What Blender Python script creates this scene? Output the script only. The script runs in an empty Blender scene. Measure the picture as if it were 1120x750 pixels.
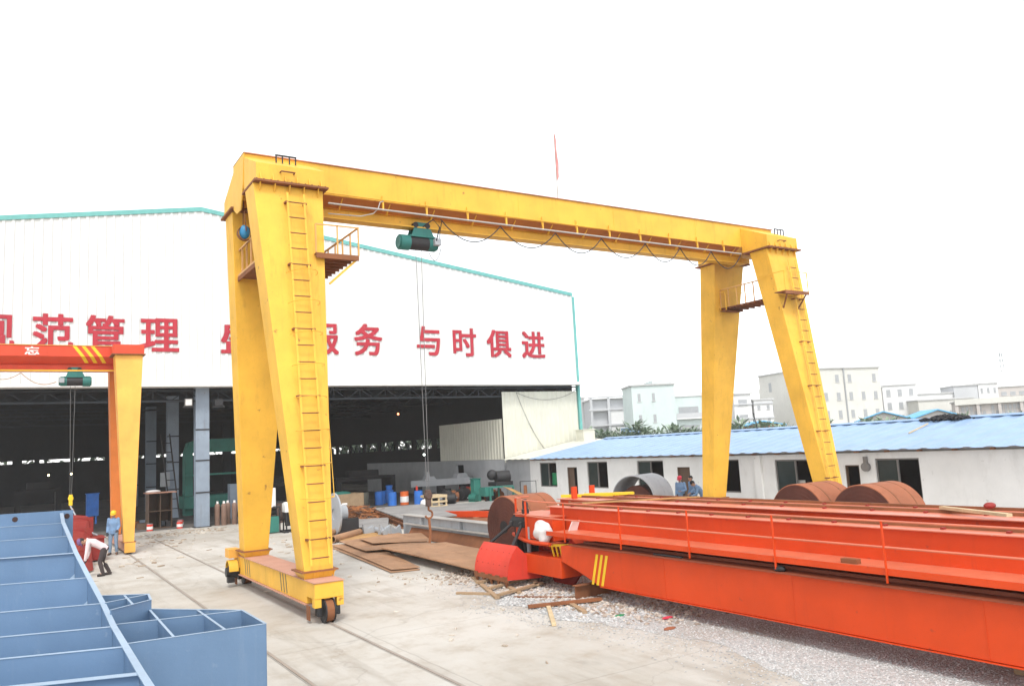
import bpy, bmesh, math, random
from mathutils import Vector, Matrix
random.seed(7)
SC = bpy.context.scene
COL = SC.collection
R = math.radians

# ------------------------------------------------------------------ camera
cam_data = bpy.data.cameras.new('camera')
cam = bpy.data.objects.new('camera', cam_data)
COL.objects.link(cam)
yaw, pit, rol = 0.5632601, 0.12945578, -0.05387353
cy, sy, cp, sp = math.cos(yaw), math.sin(yaw), math.cos(pit), math.sin(pit)
fwd = Vector((sy*cp, cy*cp, sp)); rgt = Vector((cy, -sy, 0)); upv = rgt.cross(fwd)
c_, s_ = math.cos(rol), math.sin(rol)
r2 = rgt*c_ + upv*s_; u2 = rgt*(-s_) + upv*c_
cam.matrix_world = Matrix(((r2.x, u2.x, -fwd.x, 0), (r2.y, u2.y, -fwd.y, 0), (r2.z, u2.z, -fwd.z, 3.5), (0, 0, 0, 1)))
cam_data.sensor_width = 36.0
cam_data.lens = 36.0*863.907/1120.0
cam_data.clip_start = 0.1
cam_data.clip_end = 3000
SC.camera = cam

# ------------------------------------------------------------------ world, sun, exposure
world = bpy.data.worlds.new('World'); SC.world = world
world.use_nodes = True
wn = world.node_tree.nodes; wl = world.node_tree.links
SUN_EL, SUN_AZ = R(56), R(205)          # azimuth clockwise from +Y: the sun stands behind the camera, a little to its left
sky = wn.new('ShaderNodeTexSky'); sky.sky_type = 'NISHITA'; sky.sun_disc = False
sky.sun_elevation = SUN_EL; sky.sun_rotation = SUN_AZ
sky.air_density = 1.0; sky.dust_density = 0.6; sky.ozone_density = 1.0
hs = wn.new('ShaderNodeHueSaturation'); hs.inputs['Saturation'].default_value = 0.12; hs.inputs['Value'].default_value = 1.15
bg = wn['Background']; bg.inputs['Strength'].default_value = 0.15
wl.new(sky.outputs[0], hs.inputs['Color']); wl.new(hs.outputs[0], bg.inputs['Color'])
sun_d = bpy.data.lights.new('sun', 'SUN'); sun_d.energy = 1.0; sun_d.angle = R(12); sun_d.color = (1, 0.97, 0.92)
sun = bpy.data.objects.new('sun', sun_d); COL.objects.link(sun)
sd = Vector((math.sin(SUN_AZ)*math.cos(SUN_EL), math.cos(SUN_AZ)*math.cos(SUN_EL), math.sin(SUN_EL)))
sun.rotation_euler = (-sd).to_track_quat('-Z', 'Y').to_euler(); sun.location = (0, 0, 60)
SC.view_settings.view_transform = 'Standard'; SC.view_settings.look = 'None'
SC.view_settings.exposure = 1.1; SC.view_settings.gamma = 1.0
SC.cycles.max_bounces = 6; SC.cycles.volume_bounces = 1

# ------------------------------------------------------------------ materials
def nodes(name):
    m = bpy.data.materials.new(name); m.use_nodes = True
    nt = m.node_tree
    return m, nt, nt.nodes, nt.links, nt.nodes['Principled BSDF']

def noise(nt, vec, scale, detail=6, rough=0.6, stretch=None):
    n = nt.nodes.new('ShaderNodeTexNoise'); n.inputs['Scale'].default_value = scale
    n.inputs['Detail'].default_value = detail; n.inputs['Roughness'].default_value = rough
    if stretch:
        mp = nt.nodes.new('ShaderNodeMapping'); mp.inputs['Scale'].default_value = stretch
        nt.links.new(vec, mp.inputs['Vector']); vec = mp.outputs[0]
    nt.links.new(vec, n.inputs['Vector'])
    return n.outputs[0]

def ramp(nt, fac, lo, hi):
    r = nt.nodes.new('ShaderNodeMapRange'); r.inputs['From Min'].default_value = lo; r.inputs['From Max'].default_value = hi
    nt.links.new(fac, r.inputs['Value']); return r.outputs[0]

def mix(nt, fac, a, b, mode='MIX'):
    m = nt.nodes.new('ShaderNodeMix'); m.data_type = 'RGBA'; m.blend_type = mode
    for s, v in ((m.inputs['Factor'], fac), (m.inputs['A'], a), (m.inputs['B'], b)):
        if isinstance(v, (int, float)): s.default_value = v
        elif isinstance(v, tuple): s.default_value = (*v, 1) if len(v) == 3 else v
        else: nt.links.new(v, s)
    return m.outputs['Result']

def mulv(nt, a, k):
    n = nt.nodes.new('ShaderNodeMath'); n.operation = 'MULTIPLY'; n.inputs[1].default_value = k
    nt.links.new(a, n.inputs[0]); return n.outputs[0]

def paint(name, col, dirt=(0.16, 0.07, 0.03), amount=0.35, rough=0.5, scale=1.0, vary=0.14, bump=0.004, metal=0.0, streak=(2.5, 2.5, 0.35), spec=0.4):
    m, nt, N, L, b = nodes(name)
    tc = N.new('ShaderNodeTexCoord').outputs['Object']
    n1 = noise(nt, tc, 0.9*scale, 5); n2 = noise(nt, tc, 1.6*scale, 8, 0.7, streak); n3 = noise(nt, tc, 22*scale, 4)
    dark = tuple(c*(1-vary) for c in col); lite = tuple(min(1, c*(1+vary)) for c in col)
    c = mix(nt, ramp(nt, n1, 0.3, 0.7), dark, lite)
    f = mulv(nt, ramp(nt, n2, 0.56, 0.80), amount)
    c = mix(nt, f, c, dirt)
    f2 = mulv(nt, ramp(nt, n3, 0.60, 0.78), amount*0.6)
    c = mix(nt, f2, c, dirt)
    n4 = noise(nt, tc, 5.5*scale, 3, 0.5); n5 = noise(nt, tc, 3.0*scale, 5, 0.6, (streak[0]*1.6, streak[1]*1.6, streak[2]*.35))
    c = mix(nt, mulv(nt, ramp(nt, n4, 0.70, 0.76), min(1, amount*1.5)), c, dirt)
    c = mix(nt, mulv(nt, ramp(nt, n5, 0.60, 0.74), amount*0.7), c, tuple((p+q)/2 for p, q in zip(col, dirt)))
    L.new(c, b.inputs['Base Color'])
    L.new(ramp(nt, n2, 0.0, 1.0), b.inputs['Roughness'])
    mr = b.inputs['Roughness'].links[0].from_node; mr.inputs['To Min'].default_value = rough-0.12; mr.inputs['To Max'].default_value = min(1, rough+0.25)
    b.inputs['Metallic'].default_value = metal
    b.inputs['Specular IOR Level'].default_value = spec
    if bump:
        bp = N.new('ShaderNodeBump'); bp.inputs['Strength'].default_value = 0.35; bp.inputs['Distance'].default_value = bump
        L.new(n3, bp.inputs['Height']); L.new(bp.outputs[0], b.inputs['Normal'])
    return m

def flat(name, col, rough=0.7, metal=0.0, vary=0.1, spec=0.4):
    return paint(name, col, dirt=tuple(c*0.45 for c in col), amount=0.25, rough=rough, metal=metal, vary=vary, bump=0.0, scale=3, spec=spec)

def emit(name, col, s):
    m, nt, N, L, b = nodes(name)
    b.inputs['Base Color'].default_value = (*col, 1)
    b.inputs['Emission Color'].default_value = (*col, 1); b.inputs['Emission Strength'].default_value = s
    return m

M = {}
M['yellow'] = paint('yellow_paint', (0.75, 0.420, 0.045), dirt=(0.20, 0.08, 0.03), amount=0.42)
M['yellow_far'] = paint('yellow_paint_clean', (0.76, 0.39, 0.07), amount=0.15)
M['gantry_red'] = paint('gantry_red_paint', (0.62, 0.060, 0.020), amount=0.2)
M['orange'] = paint('orange_paint', (0.58, 0.054, 0.006), dirt=(0.24, 0.04, 0.02), amount=0.34, rough=0.46, vary=0.10, spec=0.3)
M['orange_dust_sheen'] = paint('orange_dust_and_sheen', (0.58, 0.15, 0.075), dirt=(0.55, 0.30, 0.21), amount=0.6, rough=0.34, scale=2, spec=0.6)  # orange paled by dust and by the sky's glancing reflection put into the colour
M['red'] = paint('bucket_red_paint', (0.60, 0.045, 0.025), amount=0.25, rough=0.45)
M['red_dark'] = paint('dark_red_paint', (0.24, 0.018, 0.013), amount=0.25, rough=0.55)
M['blue_steel'] = paint('blue_primer', (0.120, 0.200, 0.315), dirt=(0.22, 0.29, 0.38), amount=0.35, rough=0.45, vary=0.10)
M['blue_edge'] = paint('pale_blue_edge', (0.30, 0.39, 0.49), dirt=(0.5, 0.53, 0.56), amount=0.4, rough=0.5)
M['dust_sheen_top'] = paint('dust_and_sheen_red_top', (0.46, 0.24, 0.17), dirt=(0.55, 0.42, 0.34), amount=0.6, rough=0.7)  # dusty red, with the pale specular sheen of top faces put into the colour
M['rust'] = paint('rust', (0.22, 0.085, 0.035), dirt=(0.08, 0.035, 0.02), amount=0.5, rough=0.8, vary=0.3)
M['rust_dark'] = paint('dark_worn_rust', (0.085, 0.055, 0.045), dirt=(0.14, 0.06, 0.03), amount=0.5, rough=0.7)
M['rust_sheet'] = paint('rusty_plate', (0.36, 0.20, 0.108), dirt=(0.12, 0.048, 0.022), amount=0.9, rough=0.7, scale=1.1, vary=0.22, streak=(1.5, 0.6, 1))
M['rust_yellow'] = paint('ochre_plate', (0.42, 0.235, 0.085), dirt=(0.24, 0.11, 0.05), amount=0.6, rough=0.75, vary=0.2)
M['grey_sheet'] = paint('grey_mill_plate', (0.27, 0.26, 0.25), dirt=(0.20, 0.12, 0.07), amount=0.6, rough=0.6, vary=0.2)
M['coil'] = paint('rusty_coil', (0.31, 0.105, 0.048), dirt=(0.13, 0.05, 0.03), amount=0.6, rough=0.7, vary=0.2, streak=(2, 5, 5))
M['coil_end'] = paint('coil_end', (0.085, 0.026, 0.016), dirt=(0.04, 0.016, 0.010), amount=0.6, rough=0.8, vary=0.3)
M['dark_metal'] = paint('dark_metal', (0.022, 0.022, 0.024), dirt=(0.08, 0.05, 0.03), amount=0.35, rough=0.5)
M['grey_metal'] = paint('grey_metal', (0.33, 0.35, 0.37), dirt=(0.14, 0.10, 0.07), amount=0.35, rough=0.5)
M['shell_grey'] = paint('grey_rolled_shell', (0.30, 0.30, 0.31), dirt=(0.12, 0.11, 0.11), amount=0.6, rough=0.55)
M['column'] = paint('column_grey_blue', (0.24, 0.29, 0.35), dirt=(0.13, 0.09, 0.06), amount=0.5, rough=0.6)
M['green_machine'] = paint('machine_green', (0.035, 0.19, 0.15), dirt=(0.05, 0.05, 0.04), amount=0.45, rough=0.5)
M['hoist_green'] = paint('hoist_green', (0.025, 0.16, 0.14), dirt=(0.02, 0.03, 0.03), amount=0.5, rough=0.45)
M['black'] = flat('black', (0.012, 0.012, 0.013), 0.6)
M['rope_grey'] = flat('steel_rope', (0.16, 0.16, 0.16), 0.5)
M['cable'] = flat('cable_dark', (0.03, 0.03, 0.035), 0.6)
M['white_pipe'] = flat('pale_pipe', (0.40, 0.38, 0.35), 0.5)
M['drum_blue'] = paint('drum_blue', (0.03, 0.16, 0.55), dirt=(0.3, 0.35, 0.4), amount=0.35, rough=0.45, scale=3)
M['drum_orange'] = paint('drum_orange', (0.62, 0.12, 0.02), amount=0.3, scale=3)
M['drum_grey'] = paint('drum_grey', (0.14, 0.14, 0.11), amount=0.6, scale=3)
M['white'] = flat('white_paint', (0.74, 0.73, 0.70), 0.6)
M['wood'] = paint('weathered_wood', (0.36, 0.25, 0.15), dirt=(0.14, 0.09, 0.06), amount=0.6, rough=0.85, scale=4)
M['wood_pale'] = paint('pale_wood', (0.55, 0.43, 0.26), dirt=(0.28, 0.2, 0.12), amount=0.5, rough=0.85, scale=4)
M['gas'] = paint('gas_cylinder_brown', (0.21, 0.13, 0.095), dirt=(0.1, 0.06, 0.05), amount=0.6, rough=0.6, scale=4)
M['teal'] = flat('teal_trim', (0.14, 0.40, 0.37), 0.5)
M['sign_red'] = paint('sign_red', (0.40, 0.018, 0.034), dirt=(0.48, 0.11, 0.13), amount=0.6, rough=0.5, scale=1)
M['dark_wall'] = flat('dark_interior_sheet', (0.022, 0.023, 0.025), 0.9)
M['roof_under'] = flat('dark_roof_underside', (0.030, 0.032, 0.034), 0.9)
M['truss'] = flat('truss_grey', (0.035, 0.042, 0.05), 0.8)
M['skin'] = flat('skin', (0.42, 0.23, 0.15), 0.6)
M['hair'] = flat('black_hair', (0.012, 0.010, 0.010), 0.6)
M['denim_blue'] = flat('work_blue_cloth', (0.17, 0.27, 0.42), 0.9)
M['denim_pale'] = flat('faded_blue_cloth', (0.22, 0.31, 0.42), 0.9)
M['shirt_pink'] = flat('pale_pink_cloth', (0.66, 0.54, 0.55), 0.9)
M['trouser_dark'] = flat('dark_trouser_cloth', (0.055, 0.042, 0.042), 0.9)
M['purple_cap'] = flat('purple_cloth', (0.16, 0.09, 0.20), 0.9)
M['red_cap'] = flat('red_cap_cloth', (0.55, 0.04, 0.07), 0.8)
M['helmet'] = flat('yellow_helmet', (0.80, 0.50, 0.03), 0.35)
M['shoe'] = flat('shoe_leather', (0.04, 0.032, 0.03), 0.7)
M['glove'] = flat('glove_cloth', (0.045, 0.045, 0.05), 0.9)
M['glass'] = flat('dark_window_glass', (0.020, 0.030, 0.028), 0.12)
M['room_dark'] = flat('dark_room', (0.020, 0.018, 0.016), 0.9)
M['win_frame'] = flat('window_frame_grey', (0.16, 0.15, 0.14), 0.5)
M['door_brown'] = paint('brown_door', (0.10, 0.062, 0.040), amount=0.4, rough=0.6)
M['green_panel'] = flat('green_panel', (0.02, 0.22, 0.09), 0.5)
M['plaster'] = paint('white_plaster', (0.66, 0.66, 0.645), dirt=(0.40, 0.39, 0.37), amount=0.45, rough=0.9, vary=0.07, scale=0.8, streak=(1.4, 1.4, 0.5))
M['plaster_grey'] = paint('grey_cement', (0.36, 0.37, 0.38), dirt=(0.22, 0.22, 0.22), amount=0.5, rough=0.9, vary=0.12)
M['sheet_cream'] = paint('cream_sheet', (0.60, 0.59, 0.50), dirt=(0.42, 0.39, 0.30), amount=0.25, rough=0.45, vary=0.06, bump=0)
M['sheet_white'] = paint('white_sheet', (0.66, 0.66, 0.64), dirt=(0.50, 0.48, 0.42), amount=0.30, rough=0.45, vary=0.04, bump=0)
M['sheet_blue'] = paint('blue_roof_sheet', (0.245, 0.375, 0.565), dirt=(0.42, 0.50, 0.60), amount=0.5, rough=0.36, spec=0.6, vary=0.10, bump=0, streak=(0.6, 3, 3))
M['white_bag'] = flat('white_plastic', (0.70, 0.69, 0.68), 0.35)
M['tarp'] = flat('black_netting', (0.02, 0.02, 0.022), 0.8)
M['stripe_yellow'] = flat('stripe_yellow', (0.80, 0.52, 0.02), 0.5)
M['stripe_black'] = flat('stripe_grey_black', (0.10, 0.09, 0.07), 0.6)
M['lamp_blue'] = flat('blue_bell', (0.03, 0.22, 0.42), 0.35)
M['lit_lamp'] = emit('lit_lamp', (1.0, 0.75, 0.4), 6)
M['lit_lamp_red'] = emit('lit_lamp_red', (1.0, 0.25, 0.1), 5)
M['lit_lamp_white'] = emit('lit_lamp_white', (0.9, 1.0, 0.95), 6)

def concrete_mat():
    m, nt, N, L, b = nodes('yard_concrete')
    tc = N.new('ShaderNodeTexCoord').outputs['Object']
    a = noise(nt, tc, 0.16, 6, 0.6); d = noise(nt, tc, 0.75, 9, 0.72); e = noise(nt, tc, 9, 6, 0.7)
    t = noise(nt, tc, 0.8, 6, 0.65, (1.8, 0.22, 1))
    c = mix(nt, ramp(nt, a, 0.35, 0.65), (0.425, 0.395, 0.345), (0.545, 0.52, 0.475))
    c = mix(nt, mulv(nt, ramp(nt, d, 0.49, 0.70), 0.7), c, (0.32, 0.265, 0.20))
    c = mix(nt, mulv(nt, ramp(nt, d, 0.46, 0.28), 0.5), c, (0.55, 0.545, 0.52))
    c = mix(nt, mulv(nt, ramp(nt, t, 0.52, 0.72), 0.6), c, (0.27, 0.235, 0.19))
    c = mix(nt, mulv(nt, ramp(nt, e, 0.62, 0.80), 0.5), c, (0.24, 0.21, 0.17))
    # cast slabs: thin dark joints on a grid
    br = N.new('ShaderNodeTexBrick'); br.offset = 0.0
    br.inputs['Scale'].default_value = 1.0; br.inputs['Mortar Size'].default_value = 0.018
    br.inputs['Brick Width'].default_value = 6.0; br.inputs['Row Height'].default_value = 5.0
    br.inputs['Color1'].default_value = (0, 0, 0, 1); br.inputs['Color2'].default_value = (0, 0, 0, 1); br.inputs['Mortar'].default_value = (1, 1, 1, 1)
    wv = N.new('ShaderNodeVectorMath'); wv.operation = 'MULTIPLY_ADD'
    nz = N.new('ShaderNodeTexNoise'); nz.inputs['Scale'].default_value = 1.5; L.new(tc, nz.inputs['Vector'])
    L.new(nz.outputs[1], wv.inputs[0]); wv.inputs[1].default_value = (0.10, 0.10, 0); L.new(tc, wv.inputs[2])
    L.new(wv.outputs[0], br.inputs['Vector'])
    c = mix(nt, mulv(nt, br.outputs['Color'], 0.3), c, (0.20, 0.18, 0.15))
    vo = N.new('ShaderNodeTexVoronoi'); vo.feature = 'DISTANCE_TO_EDGE'; vo.inputs['Scale'].default_value = 0.15
    wv2 = N.new('ShaderNodeVectorMath'); wv2.operation = 'MULTIPLY_ADD'; nz2 = N.new('ShaderNodeTexNoise'); nz2.inputs['Scale'].default_value = 0.9; nz2.inputs['Detail'].default_value = 8; L.new(tc, nz2.inputs['Vector'])
    L.new(nz2.outputs[1], wv2.inputs[0]); wv2.inputs[1].default_value = (1.6, 1.6, 0); L.new(tc, wv2.inputs[2]); L.new(wv2.outputs[0], vo.inputs['Vector'])
    c = mix(nt, mulv(nt, ramp(nt, vo.outputs['Distance'], 0.004, 0.001), 0.22), c, (0.20, 0.17, 0.14))
    oil = noise(nt, tc, 0.42, 4, 0.55)
    c = mix(nt, mulv(nt, ramp(nt, oil, 0.66, 0.74), 0.5), c, (0.20, 0.18, 0.155))
    L.new(c, b.inputs['Base Color']); b.inputs['Roughness'].default_value = 0.82
    b.inputs['Specular IOR Level'].default_value = 0.3
    bp = N.new('ShaderNodeBump'); bp.inputs['Strength'].default_value = 0.4; bp.inputs['Distance'].default_value = 0.02
    L.new(e, bp.inputs['Height']); L.new(bp.outputs[0], b.inputs['Normal'])
    return m
M['concrete'] = concrete_mat()

def gravel_mat():
    m, nt, N, L, b = nodes('gravel_bed')
    tc = N.new('ShaderNodeTexCoord').outputs['Object']
    v = N.new('ShaderNodeTexVoronoi'); v.inputs['Scale'].default_value = 26; L.new(tc, v.inputs['Vector'])
    a = noise(nt, tc, 0.5, 6); e = noise(nt, tc, 30, 3)
    bw = N.new('ShaderNodeRGBToBW'); L.new(v.outputs['Color'], bw.inputs[0])
    c = mix(nt, bw.outputs[0], (0.34, 0.335, 0.32), (0.56, 0.55, 0.53))
    c = mix(nt, mulv(nt, ramp(nt, a, 0.5, 0.7), 0.6), c, (0.30, 0.25, 0.19))
    c = mix(nt, ramp(nt, e, 0.62, 0.72), c, (0.08, 0.08, 0.08))
    L.new(c, b.inputs['Base Color']); b.inputs['Roughness'].default_value = 0.9
    bp = N.new('ShaderNodeBump'); bp.inputs['Strength'].default_value = 0.8; bp.inputs['Distance'].default_value = 0.03
    L.new(v.outputs['Distance'], bp.inputs['Height']); L.new(bp.outputs[0], b.inputs['Normal'])
    return m
M['gravel'] = gravel_mat()

def stone_mat(name, c1, c2):
    m, nt, N, L, b = nodes(name)
    g = N.new('ShaderNodeNewGeometry')
    L.new(mix(nt, g.outputs['Random Per Island'], c1, c2), b.inputs['Base Color']); b.inputs['Roughness'].default_value = 0.9
    return m
M['stones'] = stone_mat('grey_stones', (0.26, 0.26, 0.255), (0.55, 0.545, 0.53))
M['rubble'] = stone_mat('brown_rubble', (0.20, 0.14, 0.10), (0.56, 0.50, 0.43))
M['leaf'] = stone_mat('leaf_green', (0.14, 0.20, 0.14), (0.28, 0.35, 0.25))
M['litter'] = stone_mat('litter_mixed', (0.25, 0.17, 0.10), (0.65, 0.6, 0.52))
M['scrap'] = stone_mat('scrap_rusty', (0.06, 0.035, 0.025), (0.46, 0.17, 0.05))

# ------------------------------------------------------------------ builders
class MB:
    def __init__(s): s.v = []; s.f = []
    def add(s, vs, fs):
        o = len(s.v); s.v += [tuple(v) for v in vs]; s.f += [tuple(i+o for i in f) for f in fs]; return s
    def loft(s, A, B, caps=True):
        n = len(A)
        fs = [(i, (i+1) % n, n+(i+1) % n, n+i) for i in range(n)]
        if caps: fs += [tuple(reversed(range(n))), tuple(range(n, 2*n))]
        return s.add(list(A)+list(B), fs)
    def box(s, x0, x1, y0, y1, z0, z1):
        return s.loft([(x0, y0, z0), (x1, y0, z0), (x1, y1, z0), (x0, y1, z0)], [(x0, y0, z1), (x1, y0, z1), (x1, y1, z1), (x0, y1, z1)])
    def bar(s, p, q, w, h=None, up=(0, 0, 1)):
        h = h or w; p = Vector(p); q = Vector(q); d = (q-p).normalized(); u = Vector(up)
        if abs(d.dot(u)) > 0.97: u = Vector((0, 1, 0)) if abs(d.y) < 0.9 else Vector((1, 0, 0))
        a = d.cross(u).normalized()*w/2; b = a.cross(d).normalized()*h/2
        return s.loft([p-a-b, p+a-b, p+a+b, p-a+b], [q-a-b, q+a-b, q+a+b, q-a+b])
    def prism(s, prof, axis, a0, a1):
        def P(t, a):
            return {'x': (a, t[0], t[1]), 'y': (t[0], a, t[1]), 'z': (t[0], t[1], a)}[axis]
        return s.loft([P(t, a0) for t in prof], [P(t, a1) for t in prof])
    def cyl(s, p, q, r, r2=None, n=20, caps=True):
        r2 = r if r2 is None else r2; p = Vector(p); q = Vector(q); d = (q-p).normalized()
        u = Vector((0, 0, 1)) if abs(d.z) < 0.9 else Vector((1, 0, 0)); a = d.cross(u).normalized(); b = d.cross(a)
        A = [p+(a*math.cos(t)+b*math.sin(t))*r for t in [2*math.pi*i/n for i in range(n)]]
        B = [q+(a*math.cos(t)+b*math.sin(t))*r2 for t in [2*math.pi*i/n for i in range(n)]]
        return s.loft(A, B, caps)
    def ring(s, p, q, ro, ri, n=48):
        p = Vector(p); q = Vector(q); d = (q-p).normalized(); u = Vector((0, 0, 1)); a = d.cross(u).normalized(); b = d.cross(a)
        vs = []
        for c in (p, q):
            for r in (ro, ri):
                vs += [c+(a*math.cos(t)+b*math.sin(t))*r for t in [2*math.pi*i/n for i in range(n)]]
        fs = []
        for i in range(n):
            j = (i+1) % n
            fs += [(i, j, 2*n+j, 2*n+i), (n+j, n+i, 3*n+i, 3*n+j), (j, i, n+i, n+j), (2*n+i, 2*n+j, 3*n+j, 3*n+i)]
        return s.add(vs, fs)
    def tube(s, pts, r, n=6):
        pts = [Vector(p) for p in pts]; rings = []
        for i, p in enumerate(pts):
            d = (pts[min(i+1, len(pts)-1)]-pts[max(i-1, 0)]).normalized()
            u = Vector((0, 0, 1)) if abs(d.z) < 0.9 else Vector((0, 1, 0)); a = d.cross(u).normalized(); b = d.cross(a)
            rr = r[i] if isinstance(r, (list, tuple)) else r
            rings.append([p+(a*math.cos(t)+b*math.sin(t))*rr for t in [2*math.pi*k/n for k in range(n)]])
        vs = [v for g in rings for v in g]; fs = []
        for i in range(len(pts)-1):
            for k in range(n):
                fs.append((i*n+k, i*n+(k+1) % n, (i+1)*n+(k+1) % n, (i+1)*n+k))
        fs += [tuple(reversed(range(n))), tuple((len(pts)-1)*n+k for k in range(n))]
        return s.add(vs, fs)
    def ball(s, c, r, n=12, m=8, sc=(1, 1, 1)):
        c = Vector(c); vs = []; fs = []
        for j in range(m+1):
            ph = math.pi*j/m
            for i in range(n):
                t = 2*math.pi*i/n
                vs.append(c+Vector((math.sin(ph)*math.cos(t)*r*sc[0], math.sin(ph)*math.sin(t)*r*sc[1], math.cos(ph)*r*sc[2])))
        for j in range(m):
            for i in range(n):
                fs.append((j*n+i, (j+1)*n+i, (j+1)*n+(i+1) % n, j*n+(i+1) % n))
        return s.add(vs, fs)

def obj(name, mb, mat, parent=None, loc=None, bevel=0.0, smooth=False, rot=None):
    me = bpy.data.meshes.new(name); me.from_pydata(mb.v, [], mb.f); me.validate()
    bm = bmesh.new(); bm.from_mesh(me); bmesh.ops.remove_doubles(bm, verts=bm.verts, dist=1e-5)
    bmesh.ops.recalc_face_normals(bm, faces=bm.faces); bm.to_mesh(me); bm.free()
    for mm in (mat if isinstance(mat, list) else [mat]): me.materials.append(mm)
    if smooth:
        me.shade_smooth(); me.set_sharp_from_angle(angle=R(38))
    o = bpy.data.objects.new(name, me); COL.objects.link(o)
    if parent is not None: o.parent = parent
    if loc: o.location = loc
    if rot is not None: o.rotation_euler = rot
    if bevel:
        bv = o.modifiers.new('bevel', 'BEVEL'); bv.width = bevel; bv.segments = 2; bv.limit_method = 'ANGLE'; bv.harden_normals = False
    return o

def tag(o, label, cat, group=None, kind=None):
    o['label'] = label; o['category'] = cat
    if group: o['group'] = group
    if kind: o['kind'] = kind
    return o
def thing(name, label, cat, loc=(0, 0, 0), rotz=0.0, group=None):
    o = bpy.data.objects.new(name, None); COL.objects.link(o); o.empty_display_size = 0.2
    o.location = loc; o.rotation_euler = (0, 0, rotz)
    return tag(o, label, cat, group)
def struct(name, mb, mat, **k):
    o = obj(name, mb, mat, **k); o['kind'] = 'structure'; return o
def dup(root, loc, rotz, label):
    def cp(o, par):
        c = o.copy(); COL.objects.link(c); c.parent = par
        for ch in [x for x in bpy.data.objects if x.parent == o]: cp(ch, c)
        return c
    kids = [x for x in bpy.data.objects if x.parent == root]
    r = root.copy(); COL.objects.link(r); r.location = loc; r.rotation_euler = (0, 0, rotz); r['label'] = label
    for k in kids: cp(k, r)
    return r
def glyph(name, ch, x0, x1, z0, z1, y, depth, mat, parent, bold=0.03):
    """a heavy character: the outline is struck several times a hair apart, each strike 2 mm proud of the last"""
    cu = bpy.data.curves.new(name, 'FONT'); cu.body = ch; cu.size = 1.0; cu.extrude = 0.02; cu.resolution_u = 3
    t = bpy.data.objects.new(name+'_tmp', cu); COL.objects.link(t)
    dg = bpy.context.evaluated_depsgraph_get(); dg.update()
    me = bpy.data.meshes.new_from_object(t.evaluated_get(dg)); bpy.data.objects.remove(t)
    V = [v.co.copy() for v in me.vertices]; P = [tuple(p.vertices) for p in me.polygons]; bpy.data.meshes.remove(me)
    xa, xb = min(v.x for v in V), max(v.x for v in V); ya, yb = min(v.y for v in V), max(v.y for v in V); za = min(v.z for v in V)
    W = x1-x0; H = z1-z0; mb = MB(); bx, bz = bold*W, bold*H
    for k, (dx, dz) in enumerate(((-1, -.8), (1, -.8), (1, .8), (-1, .8), (0, 0))):
        vs = []
        for v in V:
            X = x0+bx+(v.x-xa)/(xb-xa)*(W-2*bx)+dx*bx; Z = z0+bz+(v.y-ya)/(yb-ya)*(H-2*bz)+dz*bz
            vs.append((X, y-(depth+.002*k if v.z > za+1e-4 else 0.0), Z))
        mb.add(vs, P)
    me = bpy.data.meshes.new(name); me.from_pydata(mb.v, [], mb.f); me.materials.append(mat)
    o = bpy.data.objects.new(name, me); COL.objects.link(o)
    if parent is not None: o.parent = parent
    return o
def corrugated(x0, x1, zf0, zf1, pitch, depth, y, horiz='x'):
    """standing trapezoid sheet; zf0/zf1 give the lower and upper edge height along the run"""
    mb = MB(); pts = []; x = x0
    while x < x1:
        for fx, d in ((0, 0), (0.5, 0), (0.62, 1), (0.88, 1)):
            xx = x+fx*pitch
            if xx < x1: pts.append((xx, d*depth))
        x += pitch
    pts.append((x1, 0))
    vs = []
    for xx, d in pts:
        for z in (zf0(xx), zf1(xx)):
            vs.append((xx, y-d, z) if horiz == 'x' else (y-d, xx, z))
    fs = [(2*i, 2*i+2, 2*i+3, 2*i+1) for i in range(len(pts)-1)]
    return mb.add(vs, fs)
def wo(name, mb, mat, parent, **k):
    """a part whose mesh is given in world metres, hung under a thing that stands at its own base"""
    o = obj(name, mb, mat, parent, **k)
    if parent is not None and parent.type == 'EMPTY': o.matrix_parent_inverse = Matrix.Translation(-Vector(parent.location))
    return o

# ================================================================== GROUND
def sheet(pts, z):
    return MB().add([(x, y, z) for x, y in pts], [tuple(range(len(pts)))])
struct('ground', sheet([(-900, -400), (900, -400), (900, 1200), (-900, 1200)], -0.03), flat('far_ground', (0.20, 0.19, 0.15), 0.95))
struct('concrete_yard', MB().box(-30, 41, -8, 104, -0.2, 0.0), M['concrete'])
struct('hall_floor', sheet([(-17.4, 47.6), (28.4, 47.2), (28.4, 99.9), (-17.4, 99.9)], 0.004), paint('oily_shaded_floor', (0.13, 0.12, 0.11), dirt=(0.05, 0.045, 0.04), amount=0.7, rough=.85, vary=.3, scale=.6))  # dark sheet: the gloom of the hall is put into an oily floor tone
gp = [(8.7, 4.0), (8.95, 6.5), (9.5, 8.0), (9.85, 9.2), (10.15, 10.5), (9.9, 11.6), (9.75, 12.6), (9.3, 13.6), (9.6, 14.8), (9.2, 15.8), (9.9, 16.6), (9.7, 17.8), (10.1, 19.2), (11.2, 19.8), (12.6, 20.5), (14.5, 22.5), (28.2, 22.5), (28.2, 1), (8.9, 1)]
gw = []
for i, (x, y) in enumerate(gp):
    gw.append((x, y))
    if i < 15:
        x2, y2 = gp[i+1]
        for t in (0.25, 0.5, 0.75): gw.append((x+(x2-x)*t+random.uniform(-.13, .13), y+(y2-y)*t+random.uniform(-.1, .1)))
g = struct('gravel_ground', sheet(gw, 0.004), M['gravel'])

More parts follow.
